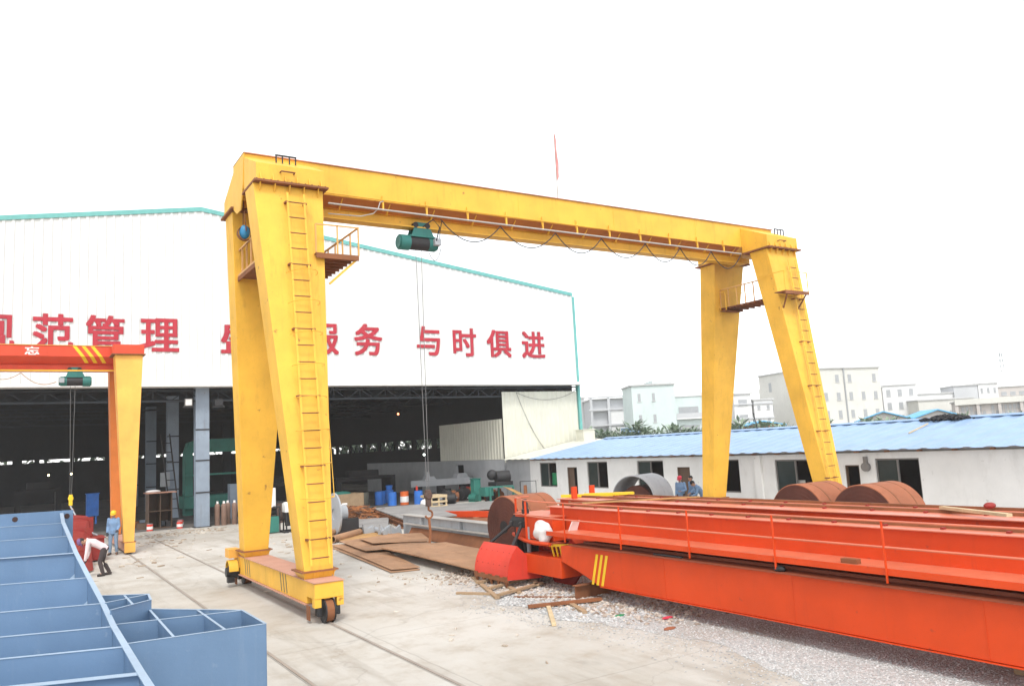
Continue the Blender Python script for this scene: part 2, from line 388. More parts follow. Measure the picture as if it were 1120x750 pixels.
def inside(x, y, poly):
    c = False; j = len(poly)-1
    for i in range(len(poly)):
        xi, yi = poly[i]; xj, yj = poly[j]
        if (yi > y) != (yj > y) and x < (xj-xi)*(y-yi)/(yj-yi)+xi: c = not c
        j = i
    return c
def stone(mb, x, y, r, z=0.0):
    h = r*random.uniform(0.5, 0.9); k = random.randint(5, 6); a0 = random.random()*6
    base = [(x+math.cos(a0+6.283*i/k)*r*random.uniform(.75, 1.15), y+math.sin(a0+6.283*i/k)*r*random.uniform(.65, 1.1), z+h*random.uniform(.1, .4)) for i in range(k)]
    mb.add(base+[(x+random.uniform(-.3, .3)*r, y+random.uniform(-.3, .3)*r, z+h)], [(i, (i+1) % k, k) for i in range(k)])
mb = MB(); n = 0
for i in range(3800):
    k = random.randint(0, 50); bx0, by0 = gw[k]; x = bx0+random.gauss(-.15, .38); y = by0+random.gauss(0, .25)
    stone(mb, x, y, random.uniform(.007, .022))
while n < 16000:
    y = random.uniform(5, 17) if random.random() < .8 else random.uniform(5, 9.5); x = random.uniform(8.6, 12.4)
    if inside(x, y, gw) or random.random() < 0.035:
        stone(mb, x, y, random.uniform(0.009, 0.026) if y < 12.5 else random.uniform(0.02, 0.05)); n += 1
o = obj('gravel', mb, M['stones']); tag(o, 'loose grey gravel spread in front of the long orange girder', 'gravel', kind='stuff')
mb = MB()
for i in range(4200):
    t = random.random(); y = 12.2+t*8.0+random.gauss(0, .5); x = 10.5+(0.5-t)*0.3+random.uniform(-.6, 2.4)+abs(random.gauss(0, .3))
    stone(mb, x, y, random.uniform(0.025, 0.075))
o = obj('rubble', mb, M['rubble']); tag(o, 'brown broken stone rubble heaped under the end of the orange girder', 'rubble', kind='stuff')
# shreds of paper, wood and rust on the concrete
mb = MB()
spots = [(7.3, 44.2, 2.6, 1.8, 190), (10.0, 31, 1.4, 4, 70), (9.9, 20.6, 1.3, 1.6, 70), (3.5, 33.0, 1.8, 3, 30), (6.5, 27, 5, 8, 26), (10.3, 14.3, 1.2, 1.2, 60), (8, 14, 3, 5, 16), (16, 39, 3, 4, 120), (18, 33, 3, 4, 160), (5.3, 40, 2.5, 3, 70)]
for (cx, cyy, sx, sy2, n) in spots:
    for i in range(n):
        x = random.gauss(cx, sx*.5); y = random.gauss(cyy, sy2*.5); a = random.random()*3.14; l = random.uniform(.04, .26)*(.45 if y < 22 else 1.1); w = l*random.uniform(.12, .7); z = random.uniform(.005, .03)
        ca, sa = math.cos(a), math.sin(a)
        q = [(x+ca*u*l-sa*v*w, y+sa*u*l+ca*v*w) for u, v in ((-.5, -.5), (.5, -.4), (.45, .5), (-.5, .4))]
        mb.loft([(p[0], p[1], 0.002) for p in q], [(p[0], p[1], z+random.uniform(0, .02)) for p in q])
o = obj('litter', mb, M['litter']); tag(o, 'scraps of paper wood and rust strewn over the concrete yard', 'litter', kind='stuff')

def crane_rail(x, y0, y1, label):
    t = thing('crane_rail', label, 'rail', (x, y0, 0))
    wo('rail_bed', MB().box(x-.05, x+.05, y0, y1, 0.001, 0.005), flat('rail_bed_dark', (0.32, 0.295, 0.26), 0.9), t)
    wo('rail_head', MB().box(x-.022, x+.022, y0, y1, 0.0, 0.016), paint('worn_rail', (0.31, 0.26, 0.22), amount=.4), t)
    return t
crane_rail(5.72, 1.0, 46.0, 'rusty crane rail set in concrete under the big yellow gantry leg')
crane_rail(3.98, 1.0, 46.0, 'rusty crane rail set in concrete under the smaller red gantry crane')
crane_rail(24.0, 1.0, 46.0, 'crane rail running along the yard in front of the blue roofed building')

# ================================================================== HALL
hall = thing('factory_hall', 'large white sheet clad factory hall with open dark front and red lettering', 'hall', (8.75, 46.7, 0))
Y0 = 46.7; XL, XR = -17.5, 35.0; RX = 8.75; ZR = 18.0
def gable(x): return ZR-(x-RX)*0.1341 if x > RX else ZR-(RX-x)*0.163
fp = wo('facade_sheet', corrugated(XL, XR, lambda x: 7.85, gable, 0.42, 0.05, Y0), M['sheet_white'], hall)
mb = MB()
for a, b in (((XL, gable(XL)), (RX, ZR)), ((RX, ZR), (XR, gable(XR)))):
    A = [(a[0], Y0-.09, a[1]-.14), (a[0], Y0+.15, a[1]-.14), (a[0], Y0+.15, a[1]+.11), (a[0], Y0-.09, a[1]+.11)]
    B = [(b[0], Y0-.09, b[1]-.14), (b[0], Y0+.15, b[1]-.14), (b[0], Y0+.15, b[1]+.11), (b[0], Y0-.09, b[1]+.11)]
    mb.loft(A, B)
wo('gable_trim', mb, M['teal'], hall)
wo('corner_trim', MB().box(XR-.06, XR+.14, Y0-.10, Y0+.2, 3.2, gable(XR)-.18), M['teal'], hall)
# canopy over the opening
mb = MB(); n = 260
prof = lambda x, k: 0.045*(1 if k % 2 else 0)
top = [(XL+(XR+.7-XL)*i/n, 7.80+prof(0, i)) for i in range(n+1)]
vs = []
for x, z in top: vs += [(x, Y0-.75, z), (x, Y0-.05, z+.10)]
mb.add(vs, [(2*i, 2*i+2, 2*i+3, 2*i+1) for i in range(n)])
wo('canopy_sheet', mb, M['sheet_cream'], hall)
wo('canopy_gutter', MB().box(XL, XR+.65, Y0-.80, Y0-.755, 7.68, 7.86).box(XL, XR+.1, Y0-.75, Y0+.0, 7.66, 7.70), M['white'], hall)
# lattice truss across the opening
mb = MB(); zt, zb, yt = 7.55, 6.95, Y0+.25
mb.bar((XL, yt, zt), (XR, yt, zt), .10).bar((XL, yt, zb), (XR, yt, zb), .10)
x = XL; k = 0
while x < XR-.5:
    mb.bar((x, yt, zb if k % 2 else zt), (x+.85, yt, zt if k % 2 else zb), .05)
    if k % 2 == 0: mb.bar((x, yt, zb), (x, yt, zt), .05)
    x += .85; k += 1
wo('front_truss', mb, M['truss'], hall)
# infill of cream sheet at the right end of the front
inf = wo('infill_sheet', corrugated(28.45, 34.9, lambda x: 2.4, lambda x: 7.25, 0.40, 0.04, Y0+.05), M['sheet_cream'], hall)
# inner side wall: sheet above, grey cement below
wo('side_wall_sheet', corrugated(46.9, 56.5, lambda y: 2.62, lambda y: 5.4-(y-46.9)*0.0+0.0, 0.40, 0.04, 28.45, 'y'), M['sheet_cream'], hall)
wo('side_wall_low', MB().box(28.42, 28.6, 46.78, 52.7, 0, 2.6).box(28.42, 28.6, 53.9, 72, 0, 2.6).box(28.42, 28.6, 52.7, 53.9, 2.3, 2.6), M['plaster_grey'], hall)
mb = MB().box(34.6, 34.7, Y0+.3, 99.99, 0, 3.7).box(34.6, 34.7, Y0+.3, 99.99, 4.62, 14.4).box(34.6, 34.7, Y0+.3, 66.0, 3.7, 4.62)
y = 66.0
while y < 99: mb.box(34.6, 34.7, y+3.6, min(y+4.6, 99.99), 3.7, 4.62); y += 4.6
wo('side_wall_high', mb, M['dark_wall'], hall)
y = 66.0
for k in range(7):
    mb = MB()
    for q in range(4): mb.bar((34.62, y+.9*q, 3.7 if q % 2 else 4.62), (34.62, y+.9*(q+1), 4.62 if q % 2 else 3.7), .06)
    wo('wall_brace', mb, M['truss'], hall); y += 4.6
# back wall with a strip of open lights between posts
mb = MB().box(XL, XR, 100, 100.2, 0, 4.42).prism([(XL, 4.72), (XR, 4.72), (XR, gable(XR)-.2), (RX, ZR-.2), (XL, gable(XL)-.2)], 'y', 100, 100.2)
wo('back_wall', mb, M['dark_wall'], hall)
x = XL
while x < XR:
    w = random.choice((.35, .5, 1.2, .9)); wo('wall_post', MB().box(x, x+w, 100.02, 100.15, 4.42, 4.72), M['dark_wall'], hall); x += random.choice((2.0, 2.6, 3.4))
# strip lights in the right-hand inner wall further in
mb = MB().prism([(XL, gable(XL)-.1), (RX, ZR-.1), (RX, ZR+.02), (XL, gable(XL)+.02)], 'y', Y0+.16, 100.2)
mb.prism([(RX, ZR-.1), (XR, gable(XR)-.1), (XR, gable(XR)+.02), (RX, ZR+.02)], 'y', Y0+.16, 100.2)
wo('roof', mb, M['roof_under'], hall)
for yy in (56.5, 66, 76, 86):
    mb = MB().bar((XL, yy, 7.7), (XR, yy, 7.7), .12).bar((XL, yy, 8.6), (XR, yy, 8.6), .12)
    x = XL; k = 0
    while x < XR-1: mb.bar((x, yy, 7.7 if k % 2 else 8.6), (x+1.1, yy, 8.6 if k % 2 else 7.7), .06); x += 1.1; k += 1
    wo('roof_truss', mb, M['truss'], hall)
def hcol(x, y, w, mat, h=8.0):
    mb = MB().box(x-w/2, x+w/2, y-.03, y+.03, 0, h).box(x-w/2, x+w/2, y+.5, y+.56, 0, h).box(x-.03, x+.03, y+.03, y+.5, 0, h)
    c = wo('column', mb, mat, hall)
    for z in (1.85, 3.6, 5.3): wo('splice_plate', MB().box(x-w/2-.015, x+w/2+.015, y-.06, y-.032, z, z+.07), M['dark_metal'], c)
    wo('column_base', MB().box(x-w/2-.08, x+w/2+.08, y-.12, y+.65, 0, .04), M['dark_metal'], c)
    return c
hcol(8.80, 46.72, .72, M['column'], 7.7)
for yy in (56.5, 66.5, 77, 88): hcol(8.8, yy, .7, M['column'])
for xx in (-9.0, 19.5):
    for yy in (62, 76, 90): hcol(xx, yy, .7, M['truss'])
hcol(5.9, 60, .7, M['truss'])
# bracket box and floodlight at the head of the front column
wo('bracket', MB().box(7.75, 8.30, 46.45, 46.75, 6.55, 6.62), M['dark_metal'], hall)
wo('bracket', MB().box(9.3, 9.95, 46.45, 46.75, 6.55, 6.62), M['dark_metal'], hall)
wo('floodlight', MB().box(9.4, 9.85, 46.4, 46.7, 6.64, 7.0), M['dark_metal'], hall)
lb = wo('floodlight', MB().box(7.82, 8.22, 46.38, 46.6, 6.64, 7.05), M['win_frame'], hall)
wo('lamp_glass', MB().box(7.86, 8.18, 46.365, 46.38, 6.68, 7.01), M['white'], lb)
# sagging wire on the infill
def catenary(p, q, sag, n=14):
    p = Vector(p); q = Vector(q)
    return [p.lerp(q, i/n)-Vector((0, 0, sag*4*(i/n)*(1-i/n))) for i in range(n+1)]
wo('loose_wire', MB().tube(catenary((29.6, Y0-.02, 7.2), (34.6, Y0-.02, 7.2), .55), .012).tube(catenary((29.6, Y0-.02, 7.2), (32.0, Y0-.02, 2.9), .5), .014), M['cable'], hall)
# lettering, each character applied to the sheet
for ch, x0, x1, z0, z1 in (('规', -2.0, -.2, 9.55, 11.5), ('范', .58, 2.41, 9.56, 11.56), ('管', 2.97, 4.82, 9.58, 11.58), ('理', 5.6, 7.57, 9.65, 11.52), ('盛', 9.8, 11.9, 9.62, 11.52), ('情', 12.5, 14.35, 9.62, 11.55), ('服', 14.95, 16.79, 9.64, 11.58), ('务', 17.8, 19.68, 9.62, 11.66), ('与', 22.1, 23.8, 9.68, 11.65), ('时', 24.76, 26.57, 9.66, 11.62), ('俱', 27.4, 29.36, 9.64, 11.58), ('进', 30.25, 32.24, 9.61, 11.55)):
    o = glyph('sign_character', ch, x0, x1, z0, z1, Y0-.045, .03, M['sign_red'], hall, 0.024)
    o.matrix_parent_inverse = Matrix.Translation(-Vector(hall.location)); o['label'] = 'red character %s on white sheet' % ch
for (x, y, z, m) in ((2.29, 75, 3.17, 'lit_lamp'), (3.91, 75, 3.17, 'lit_lamp'), (26.5, 60, 6.6, 'lit_lamp_red'), (27.5, 57.5, 3.2, 'lit_lamp_white')):
    wo('shop_lamp', MB().ball((x, y, z), .075), M[m], hall)

# ================================================================== BLUE ROOFED BUILDING
bb = thing('workshop_office', 'long low white plastered building with blue sheet roof', 'building', (28.4, 25, 0))
BX = 28.4; WY0, WY1 = 3.0, 46.55
# openings: y0, y1, z0, z1, kind
ops = [(40.62, 42.5, .85, 2.35, 'w'), (38.5, 39.5, 0, 2.05, 'd'), (35.6, 37.5, .85, 2.35, 'w'), (31.0, 33.05, .85, 2.35, 'w'), (29.1, 30.0, 0, 2.0, 'd'), (25.9, 28.1, .8, 2.33, 'w'), (21.75, 23.85, .78, 2.28, 'w'), (19.7, 20.35, 0, 2.02, 'd'), (17.2, 19.0, .75, 2.26, 'w')]
def wall_y(mb, x0, x1, ya, yb, z0, z1, ops):
    ys = sorted(set([ya, yb]+[v for o in ops for v in o[:2]]))
    for a, b in zip(ys, ys[1:]):
        o = next((o for o in ops if o[0] <= a and o[1] >= b), None)
        if o is None: mb.box(x0, x1, a, b, z0, z1)
        else:
            if o[2] > z0: mb.box(x0, x1, a, b, z0, o[2])
            mb.box(x0, x1, a, b, o[3], z1)
mb = MB(); wall_y(mb, BX, BX+.22, WY0, 43.6, 0, 2.62, ops)
wo('front_wall', mb, M['plaster'], bb)
wo('end_wall_cement', MB().box(BX+.02, BX+.22, 43.6, WY1, 0, 2.6), M['plaster_grey'], bb)
wo('wall_pier', MB().box(BX-.12, BX-.002, 24.55, 24.9, 0, 2.5), M['plaster'], bb)
wo('gable_wall', MB().prism([(BX+.23, 0), (40, 0), (40, 2.5), (34.5, 3.45), (BX+.23, 2.6)], 'y', WY0, WY0+.2), M['plaster'], bb)
wo('gable_wall', MB().prism([(BX+.23, 0), (40, 0), (40, 2.5), (34.5, 3.45), (BX+.23, 2.6)], 'y', 46.3, 46.5), M['plaster'], bb)
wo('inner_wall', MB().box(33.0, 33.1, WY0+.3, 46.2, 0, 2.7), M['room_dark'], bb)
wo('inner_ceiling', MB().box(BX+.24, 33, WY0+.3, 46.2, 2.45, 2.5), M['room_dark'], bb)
rx = [BX-.35, 34.5, 40.5]
def roof_sheet(y0, y1):
    mb = MB(); n = int((y1-y0)/.155); vs = []; 
    for i in range(n+1):
        y = y0+(y1-y0)*i/n; d = .035 if i % 5 in (0, 1) else 0.0
        vs += [(rx[0], y, 2.60+d), (rx[1], y, 3.66+d), (rx[2], y, 2.55+d)]
    fs = []
    for i in range(n):
        for k in (0, 1): fs.append((3*i+k, 3*i+k+1, 3*i+4+k, 3*i+3+k))
    return mb.add(vs, fs)
wo('roof_blue', roof_sheet(WY0-.3, 43.1), M['sheet_blue'], bb)
wo('roof_cream', roof_sheet(43.1, 46.55), M['sheet_cream'], bb)
wo('ridge_cap', MB().prism([(34.2, 3.66), (34.5, 3.72), (34.8, 3.66), (34.8, 3.69), (34.5, 3.755), (34.2, 3.69)], 'y', WY0-.3, 43.1), M['sheet_blue'], bb)
wo('eave_purlin', MB().box(BX-.02, BX-.005, WY0, 43, 2.50, 2.57), M['win_frame'], bb)
y = 4.0
while y < 43: wo('rafter_end', MB().box(BX-.3, BX-.02, y, y+.06, 2.515, 2.575), M['rust'], bb); y += 1.3
for i, (a, b, z0, z1, k) in enumerate(ops):
    if k == 'w':
        mb = MB()
        mb.box(BX+.06, BX+.13, a, a+.06, z0, z1).box(BX+.06, BX+.13, b-.06, b, z0, z1).box(BX+.06, BX+.13, a+.06, b-.06, z0, z0+.06).box(BX+.06, BX+.13, a+.06, b-.06, z1-.06, z1)
        m_ = (a+b)/2; mb.box(BX+.06, BX+.13, m_-.03, m_+.03, z0+.06, z1-.06)
        f = wo('window', mb, M['win_frame'], bb)
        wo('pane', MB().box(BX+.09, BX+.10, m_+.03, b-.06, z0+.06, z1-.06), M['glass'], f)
        if i == 0: wo('green_panel', MB().box(BX+.3, BX+.33, a, a+.95, z0+.1, z0+.85), M['green_panel'], f)
        if i == 6: wo('white_sheet', MB().box(BX+.4, BX+.43, a+.9, b-.3, z0, z0+.6), M['white'], f)
    else:
        f = wo('doorway', MB().box(BX+.04, BX+.16, a, a+.05, 0, z1).box(BX+.04, BX+.16, b-.05, b, 0, z1).box(BX+.04, BX+.16, a+.05, b-.05, z1-.05, z1), M['door_brown'], bb)
        if i in (1, 4): wo('door_leaf', MB().box(BX+.12, BX+.15, a+.05 if i == 4 else a+.45, b-.05, .02, z1-.06), M['door_brown'], f)
# bell lamp by the door, and a box lamp by the next window
bl = wo('wall_bell', MB().cyl((BX-.16, 19.35, 1.95), (BX, 19.35, 1.95), .17, n=16).box(BX-.12, BX, 19.28, 19.42, 2.05, 2.35), M['win_frame'], bb, smooth=True)
wo('wall_lamp', MB().box(BX-.2, BX, 21.1, 21.4, 2.12, 2.42), M['win_frame'], bb)
wo('notice_board', MB().box(BX-.03, BX-.004, 20.95, 21.3, 1.35, 1.9), M['white'], bb)
o = obj('vent_box', MB().box(33.9, 34.9, 44.9, 45.8, 3.4, 4.35).box(33.85, 34.95, 44.85, 45.85, 4.35, 4.4).box(33.88, 33.9, 45.15, 45.5, 3.8, 4.2), M['sheet_cream']); tag(o, 'small cream box standing on the roof at the hall corner', 'box')
# heap of black netting on the roof, a stick, and a thin mast at the ridge
mb = MB()
for i in range(70):
    t = random.random(); y = 20.0-t*1.7+random.gauss(0, .1); x = 34.2+random.gauss(0, .22)
    a = random.random()*3.14; h = 3.66+random.uniform(.02, .24)*(1-abs(t-.45)*1.3)
    mb.tube([(x-.25*math.cos(a), y-.25*math.sin(a), h-.07), (x, y, h), (x+.25*math.cos(a+.5), y+.25*math.sin(a+.5), h-.07)], random.uniform(.03, .06), 5)
o = obj('netting_heap', mb, M['tarp']); tag(o, 'heap of crumpled black netting on the blue roof ridge', 'netting')
o = obj('roof_stick', MB().bar((31, 19.06, 3.16), (33, 19.39, 3.50), .045), M['wood_pale']); tag(o, 'thin pale stick lying on the blue roof below the netting', 'stick')
o = obj('roof_mast', MB().cyl((34.5, 29.9, 3.7), (34.5, 30.1, 4.65), .03, .02, 8).cyl((34.5, 29.9, 3.68), (34.5, 29.9, 3.78), .08, n=8), M['dark_metal']); tag(o, 'thin dark mast standing on the blue roof ridge', 'mast')

# ================================================================== YELLOW GANTRY CRANE
cr = thing('gantry_crane', 'big yellow single girder gantry crane on tapered A shaped legs', 'crane', (5.72, 20.5, 0))
GX0, GX1 = 4.80, 24.85; GY = 20.5
# girder: tall box, sloping lower plates, hoist beam under it
prof = [(GY-.55, 10.48), (GY-.55, 11.30), (GY+.55, 11.30), (GY+.55, 10.48), (GY+.16, 10.26), (GY-.16, 10.26)]
gd = wo('girder', MB().prism(prof, 'x', GX0, GX1), M['yellow'], cr, bevel=.012)
wo('girder_top_plate', MB().box(GX0-.03, GX1+.03, GY-.60, GY+.60, 11.302, 11.325), M['dust_sheen_top'], gd)
wo('lower_plate', MB().loft([(6.55, GY-.535, 10.47), (6.55, GY-.165, 10.255), (6.55, GY-.165, 10.25), (6.55, GY-.535, 10.46)], [(23.0, GY-.535, 10.47), (23.0, GY-.165, 10.255), (23.0, GY-.165, 10.25), (23.0, GY-.535, 10.46)]), paint('shaded_underplate', (0.42, 0.135, 0.020), amount=.5), gd)  # thin overlay: shade of the sloping underside put into a darker ochre
hb = MB().box(6.0, 23.6, GY-.04, GY+.04, 9.99, 10.255).box(5.9, 23.7, GY-.19, GY+.19, 9.95, 9.985)
wo('hoist_beam', hb, M['yellow'], cr)
for x in (9.3, 13.1, 16.9, 20.7): wo('weld_seam', MB().box(x, x+.02, GY-.556, GY-.551, 10.49, 11.29), M['yellow'], gd)
mb = MB()
for i in range(12): x = 7.4+i*1.4; mb.prism([(GY-.5, 10.44), (GY-.18, 10.27), (GY-.18, 10.15)], 'x', x, x+.025)
wo('gusset', mb, M['yellow'], gd)
# saddles that carry the girder on the legs
def saddle(x0, x1, side):
    s = -1 if side == 'near' else 1
    Y = lambda d: GY+s*d
    prof = [(Y(.552), 10.22), (Y(1.75), 10.22), (Y(1.75), 10.66), (Y(.552), 11.20)]
    sd_ = wo('saddle', MB().prism(prof, 'x', x0, x1), M['yellow'], cr, bevel=.012)
    mb = MB().box(x0-.07, x1+.07, min(Y(.6), Y(1.86)), max(Y(.6), Y(1.86)), 10.165, 10.218)
    wo('flange', mb, M['rust'], sd_)
    mb = MB()
    for i in range(6):
        x = x0+.1+(x1-x0-.2)*i/5
        mb.prism([(Y(1.752), 10.22), (Y(1.83), 10.22), (Y(1.752), 10.42)], 'x', x-.012, x+.012)
    wo('stiffener', mb, M['yellow'], sd_)
    mb = MB()
    for i in range(11):
        x = x0+(x1-x0)*i/10; mb.cyl((x, Y(1.81), 10.218), (x, Y(1.81), 10.245), .02, n=6)
    wo('bolts', mb, M['rust'], sd_)
    if s < 0:
        xm = (x0+x1)/2-.1
        wo('grab_handle', MB().tube([(xm-.17, Y(1.75), 10.47), (xm-.17, Y(1.86), 10.47), (xm+.17, Y(1.86), 10.47), (xm+.17, Y(1.75), 10.47)], .02), M['rust'], sd_)
        mb = MB(); xr = 5.45 if x0 < 10 else 24.35
        for q in (0, .16, .34, .5): mb.bar((xr+q, 19.4, 10.93), (xr+q, 19.4, 11.16), .03)
        mb.bar((xr-.02, 19.4, 11.16), (xr+.52, 19.4, 11.16), .035)
        wo('top_rail', mb, M['dark_metal'], sd_)
    return sd_
saddle(4.78, 6.48, 'near'); saddle(4.78, 6.48, 'far'); saddle(23.08, 24.75, 'near'); saddle(23.08, 24.75, 'far')
wo('end_plate', MB().prism([(GY-.58, 11.33), (GY+.58, 11.33), (GY+.56, 10.1), (GY+.2, 9.9), (GY-.2, 9.9), (GY-.45, 10.5)], 'x', GX0-.03, GX0-.002), M['yellow'], gd)
def legq(x0, x1, ya, yb, z): return [(x0, ya, z), (x1, ya, z), (x1, yb, z), (x0, yb, z)]
def crane_leg(xt0, xt1, xb0, xb1, side):
    s = -1 if side == 'near' else 1
    yt = sorted((GY+s*1.67, GY+s*.88)); yb = sorted((GY+s*2.98, GY+s*2.38))
    lg = wo('leg', MB().loft(legq(xb0, xb1, yb[0], yb[1], 1.02), legq(xt0, xt1, yt[0], yt[1], 10.165)), M['yellow'], cr, bevel=.015)
    # bolted foot
    wo('foot_flange', MB().box(xb0-.09, xb1+.09, yb[0]-.09, yb[1]+.09, 1.0, 1.03), M['rust'], lg)
    mb = MB().loft(legq(xb0+.03, xb1-.03, yb[0]+.03, yb[1]-.03, .86), legq(xb0-.05, xb1+.05, yb[0]-.05, yb[1]+.05, .998))
    for i in range(4):
        x = xb0+(xb1-xb0)*i/3; mb.prism([(yb[0]-.002, .86), (yb[0]-.07, .995), (yb[0]-.002, .995)], 'x', x-.01, x+.01)
    wo('foot', mb, M['yellow'], lg)
    # head stiffeners under the flange
    mb = MB(); yo = yt[0] if s < 0 else yt[1]
    for i in range(5):
        x = xt0+.15+(xt1-xt0-.3)*i/4; mb.prism([(yo, 10.16), (yo+s*.14, 10.16), (yo+s*.02, 9.93)], 'x', x-.012, x+.012)
    wo('head_stiffener', mb, M['yellow'], lg)
    return lg
legLN = crane_leg(4.72, 6.46, 5.40, 6.05, 'near'); legLF = crane_leg(4.80, 6.46, 5.40, 6.05, 'far')
legRN = crane_leg(23.1, 24.72, 23.62, 24.32, 'near'); legRF = crane_leg(23.1, 24.72, 23.5, 24.2, 'far')
def on_leg(xt0, xt1, xb0, xb1, u, z, off=0.0):
    """point on the near leg's outer face: u across, z up"""
    t = (z-1.02)/(10.165-1.02)
    x = (xb0+(xb1-xb0)*u)*(1-t)+(xt0+(xt1-xt0)*u)*t; y = (GY-2.98)*(1-t)+(GY-1.67)*t
    return Vector((x, y-off, z))
def ladder(xt, xb, w0, ztop, zbot, hoops, legargs):
    mb = MB(); P = lambda x, z, off=.16: Vector((x, (GY-2.98)+(1.31)*((z-1.02)/9.145)-off, z))
    cx = lambda z: xb+(xt-xb)*(z-1.02)/9.145
    L0 = [P(cx(z)-w0, z) for z in (zbot, ztop)]; L1 = [P(cx(z)+w0, z) for z in (zbot, ztop)]
    mb.bar(L0[0], L0[1], .055, .02, (0, 1, 0)).bar(L1[0], L1[1], .055, .02, (0, 1, 0))
    ld = wo('ladder', mb, M['yellow'], cr)
    z = zbot+.15; k = 0
    while z < ztop:
        wo('rung', MB().cyl(P(cx(z)-w0, z), P(cx(z)+w0, z), .016, n=6), M['rust'], ld)
        if k % 4 == 1:
            for sg in (-1, 1): wo('bracket', MB().bar(P(cx(z)+sg*(w0+.03), z, .17), P(cx(z)+sg*(w0+.03), z, -.02), .06, .04), M['rust'], ld)
        z += .40; k += 1
    if hoops:
        hp = MB(); z = 2.6
        while z < 8.0:
            c = P(cx(z), z, .16); pts = [c+Vector((math.cos(a)*.36, -math.sin(a)*.62, 0)) for a in [math.pi*i/12 for i in range(13)]]
            hp.tube(pts, .009, 4); z += .75
        for a in (.15, .5, .85):
            p0 = P(cx(2.6), 2.6, .16)+Vector((math.cos(math.pi*a)*.36, -math.sin(math.pi*a)*.62, 0)); p1 = P(cx(7.9), 7.9, .16)+Vector((math.cos(math.pi*a)*.36, -math.sin(math.pi*a)*.62, 0))
            if a == .15: hp.tube([p0, p1], .009, 4)
        wo('safety_hoops', hp, M['yellow'], ld)
    return ld
ladder(5.70, 5.72, .205, 9.95, 1.15, True, None)
ladder(24.18, 23.70, .19, 9.75, 1.3, False, None)
# service platforms between the legs
def platform(x0, x1, xa, xb_, zf, yr):
    mb = MB().box(x0, x1, yr[0], yr[1], zf-.03, zf).box(x0, x1, yr[0], yr[0]+.04, zf-.13, zf-.03).box(x0, x1, yr[1]-.04, yr[1], zf-.13, zf-.03)
    y = yr[0]+.25
    while y < yr[1]-.1: mb.box(x0, x1, y, y+.04, zf-.09, zf-.03); y += .3
    pf = wo('platform', mb, M['rust'], cr)
    rl = MB(); xs = x1 if xa < 0 else x0
    zt = zf+.72
    n = 8
    for i in range(n):
        y = yr[0]+.02+(yr[1]-yr[0]-.04)*i/(n-1); rl.bar((xs, y, zf), (xs, y, zt), .035)
    rl.bar((xs, yr[0], zt), (xs, yr[1], zt), .04)
    for y in (yr[0]+.02, yr[1]-.02):
        rl.bar((x0, y, zt), (x1, y, zt), .035); rl.bar((x0, y, zf), (x0, y, zt), .035); rl.bar(((x0+x1)/2, y, zf), ((x0+x1)/2, y, zt), .035)
    wo('railing', rl, paint('faded_yellow_rail', (0.62, 0.34, 0.10), amount=.4), pf)
    bc = MB()
    for y in (yr[0]+.1, yr[1]-.1):
        bc.bar((xs, y, zf-.06), (xs+(-.75 if xa < 0 else .75), y, zf-.75), .05)
    wo('brace', bc, M['yellow'], pf)
    return pf
platform(6.12, 7.22, -1, 0, 8.45, (18.42, 22.45))
platform(23.45, 24.5, 1, 0, 8.43, (19.05, 22.0))
pf4 = wo('platform', MB().box(23.42, 24.4, 21.3, 21.62, 8.30, 8.33), M['rust'], cr)
mb = MB()
for y in (21.3, 21.6): mb.bar((23.44, y, 8.33), (23.44, y, 9.05), .03)
mb.bar((23.44, 21.3, 9.05), (24.4, 21.3, 9.05), .03).bar((23.44, 21.3, 9.05), (23.44, 21.6, 9.05), .03)
wo('railing', mb, M['yellow'], pf4)
pf2 = wo('platform', MB().box(5.0, 6.1, 19.3, 21.7, 8.40, 8.43).box(5.0, 5.04, 19.3, 21.7, 8.32, 8.40), M['rust'], cr)
mb = MB()
for i in range(6): y = 19.32+2.36*i/5; mb.bar((5.02, y, 8.43), (5.02, y, 9.15), .04)
mb.bar((5.02, 19.3, 9.15), (5.02, 21.7, 9.15), .045).bar((5.02, 19.3, 8.46), (5.02, 21.7, 8.46), .05)
wo('railing', mb, paint('faded_ochre_rail', (0.60, 0.32, 0.12), amount=.4), pf2)
pf3 = wo('platform', MB().box(22.95, 24.22, 18.05, 18.55, 8.42, 8.45).box(22.95, 24.22, 18.05, 18.09, 8.33, 8.42), M['rust'], cr)
mb = MB()
for x in (22.97, 24.2): mb.bar((x, 18.07, 8.45), (x, 18.07, 9.15), .028)
mb.bar((22.97, 18.07, 9.15), (24.2, 18.07, 9.15), .028).bar((22.97, 18.07, 9.15), (22.97, 19.3, 9.15), .028)
wo('railing', mb, M['yellow'], pf3)
wo('brace', MB().bar((23.1, 18.1, 8.4), (23.3, 18.5, 7.9), .04).bar((24.15, 18.1, 8.4), (24.1, 18.5, 7.9), .04), M['rust'], pf3)
# conductor pipe, its brackets and the thin guard bar
cp_ = wo('conductor_pipe', MB().cyl((6.95, 19.85, 10.21), (22.9, 19.85, 10.17), .026, n=10), M['white_pipe'], cr, smooth=True)
mb = MB(); mb.cyl((6.5, 19.86, 10.50), (22.9, 19.86, 10.44), .018, n=6)
for i in range(11): x = 8.55+i*1.35; mb.bar((x, 19.90, 10.62), (x, 19.90, 10.18), .045); mb.bar((x, 19.90, 10.30), (x, 19.96, 10.48), .03)
wo('pipe_bracket', mb, M['yellow'], cp_)
wo('pipe_elbow', MB().tube([(8.55, 19.87, 10.46), (8.45, 19.86, 10.42), (8.38, 19.86, 10.22), (8.25, 19.9, 10.08), (7.9, 19.95, 9.98), (7.0, 20.0, 9.97)], .016, 6), M['white_pipe'], cp_)
mb = MB(); fx = [10.33, 12.36, 14.41, 16.26, 18.18, 19.8, 21.34, 22.9]
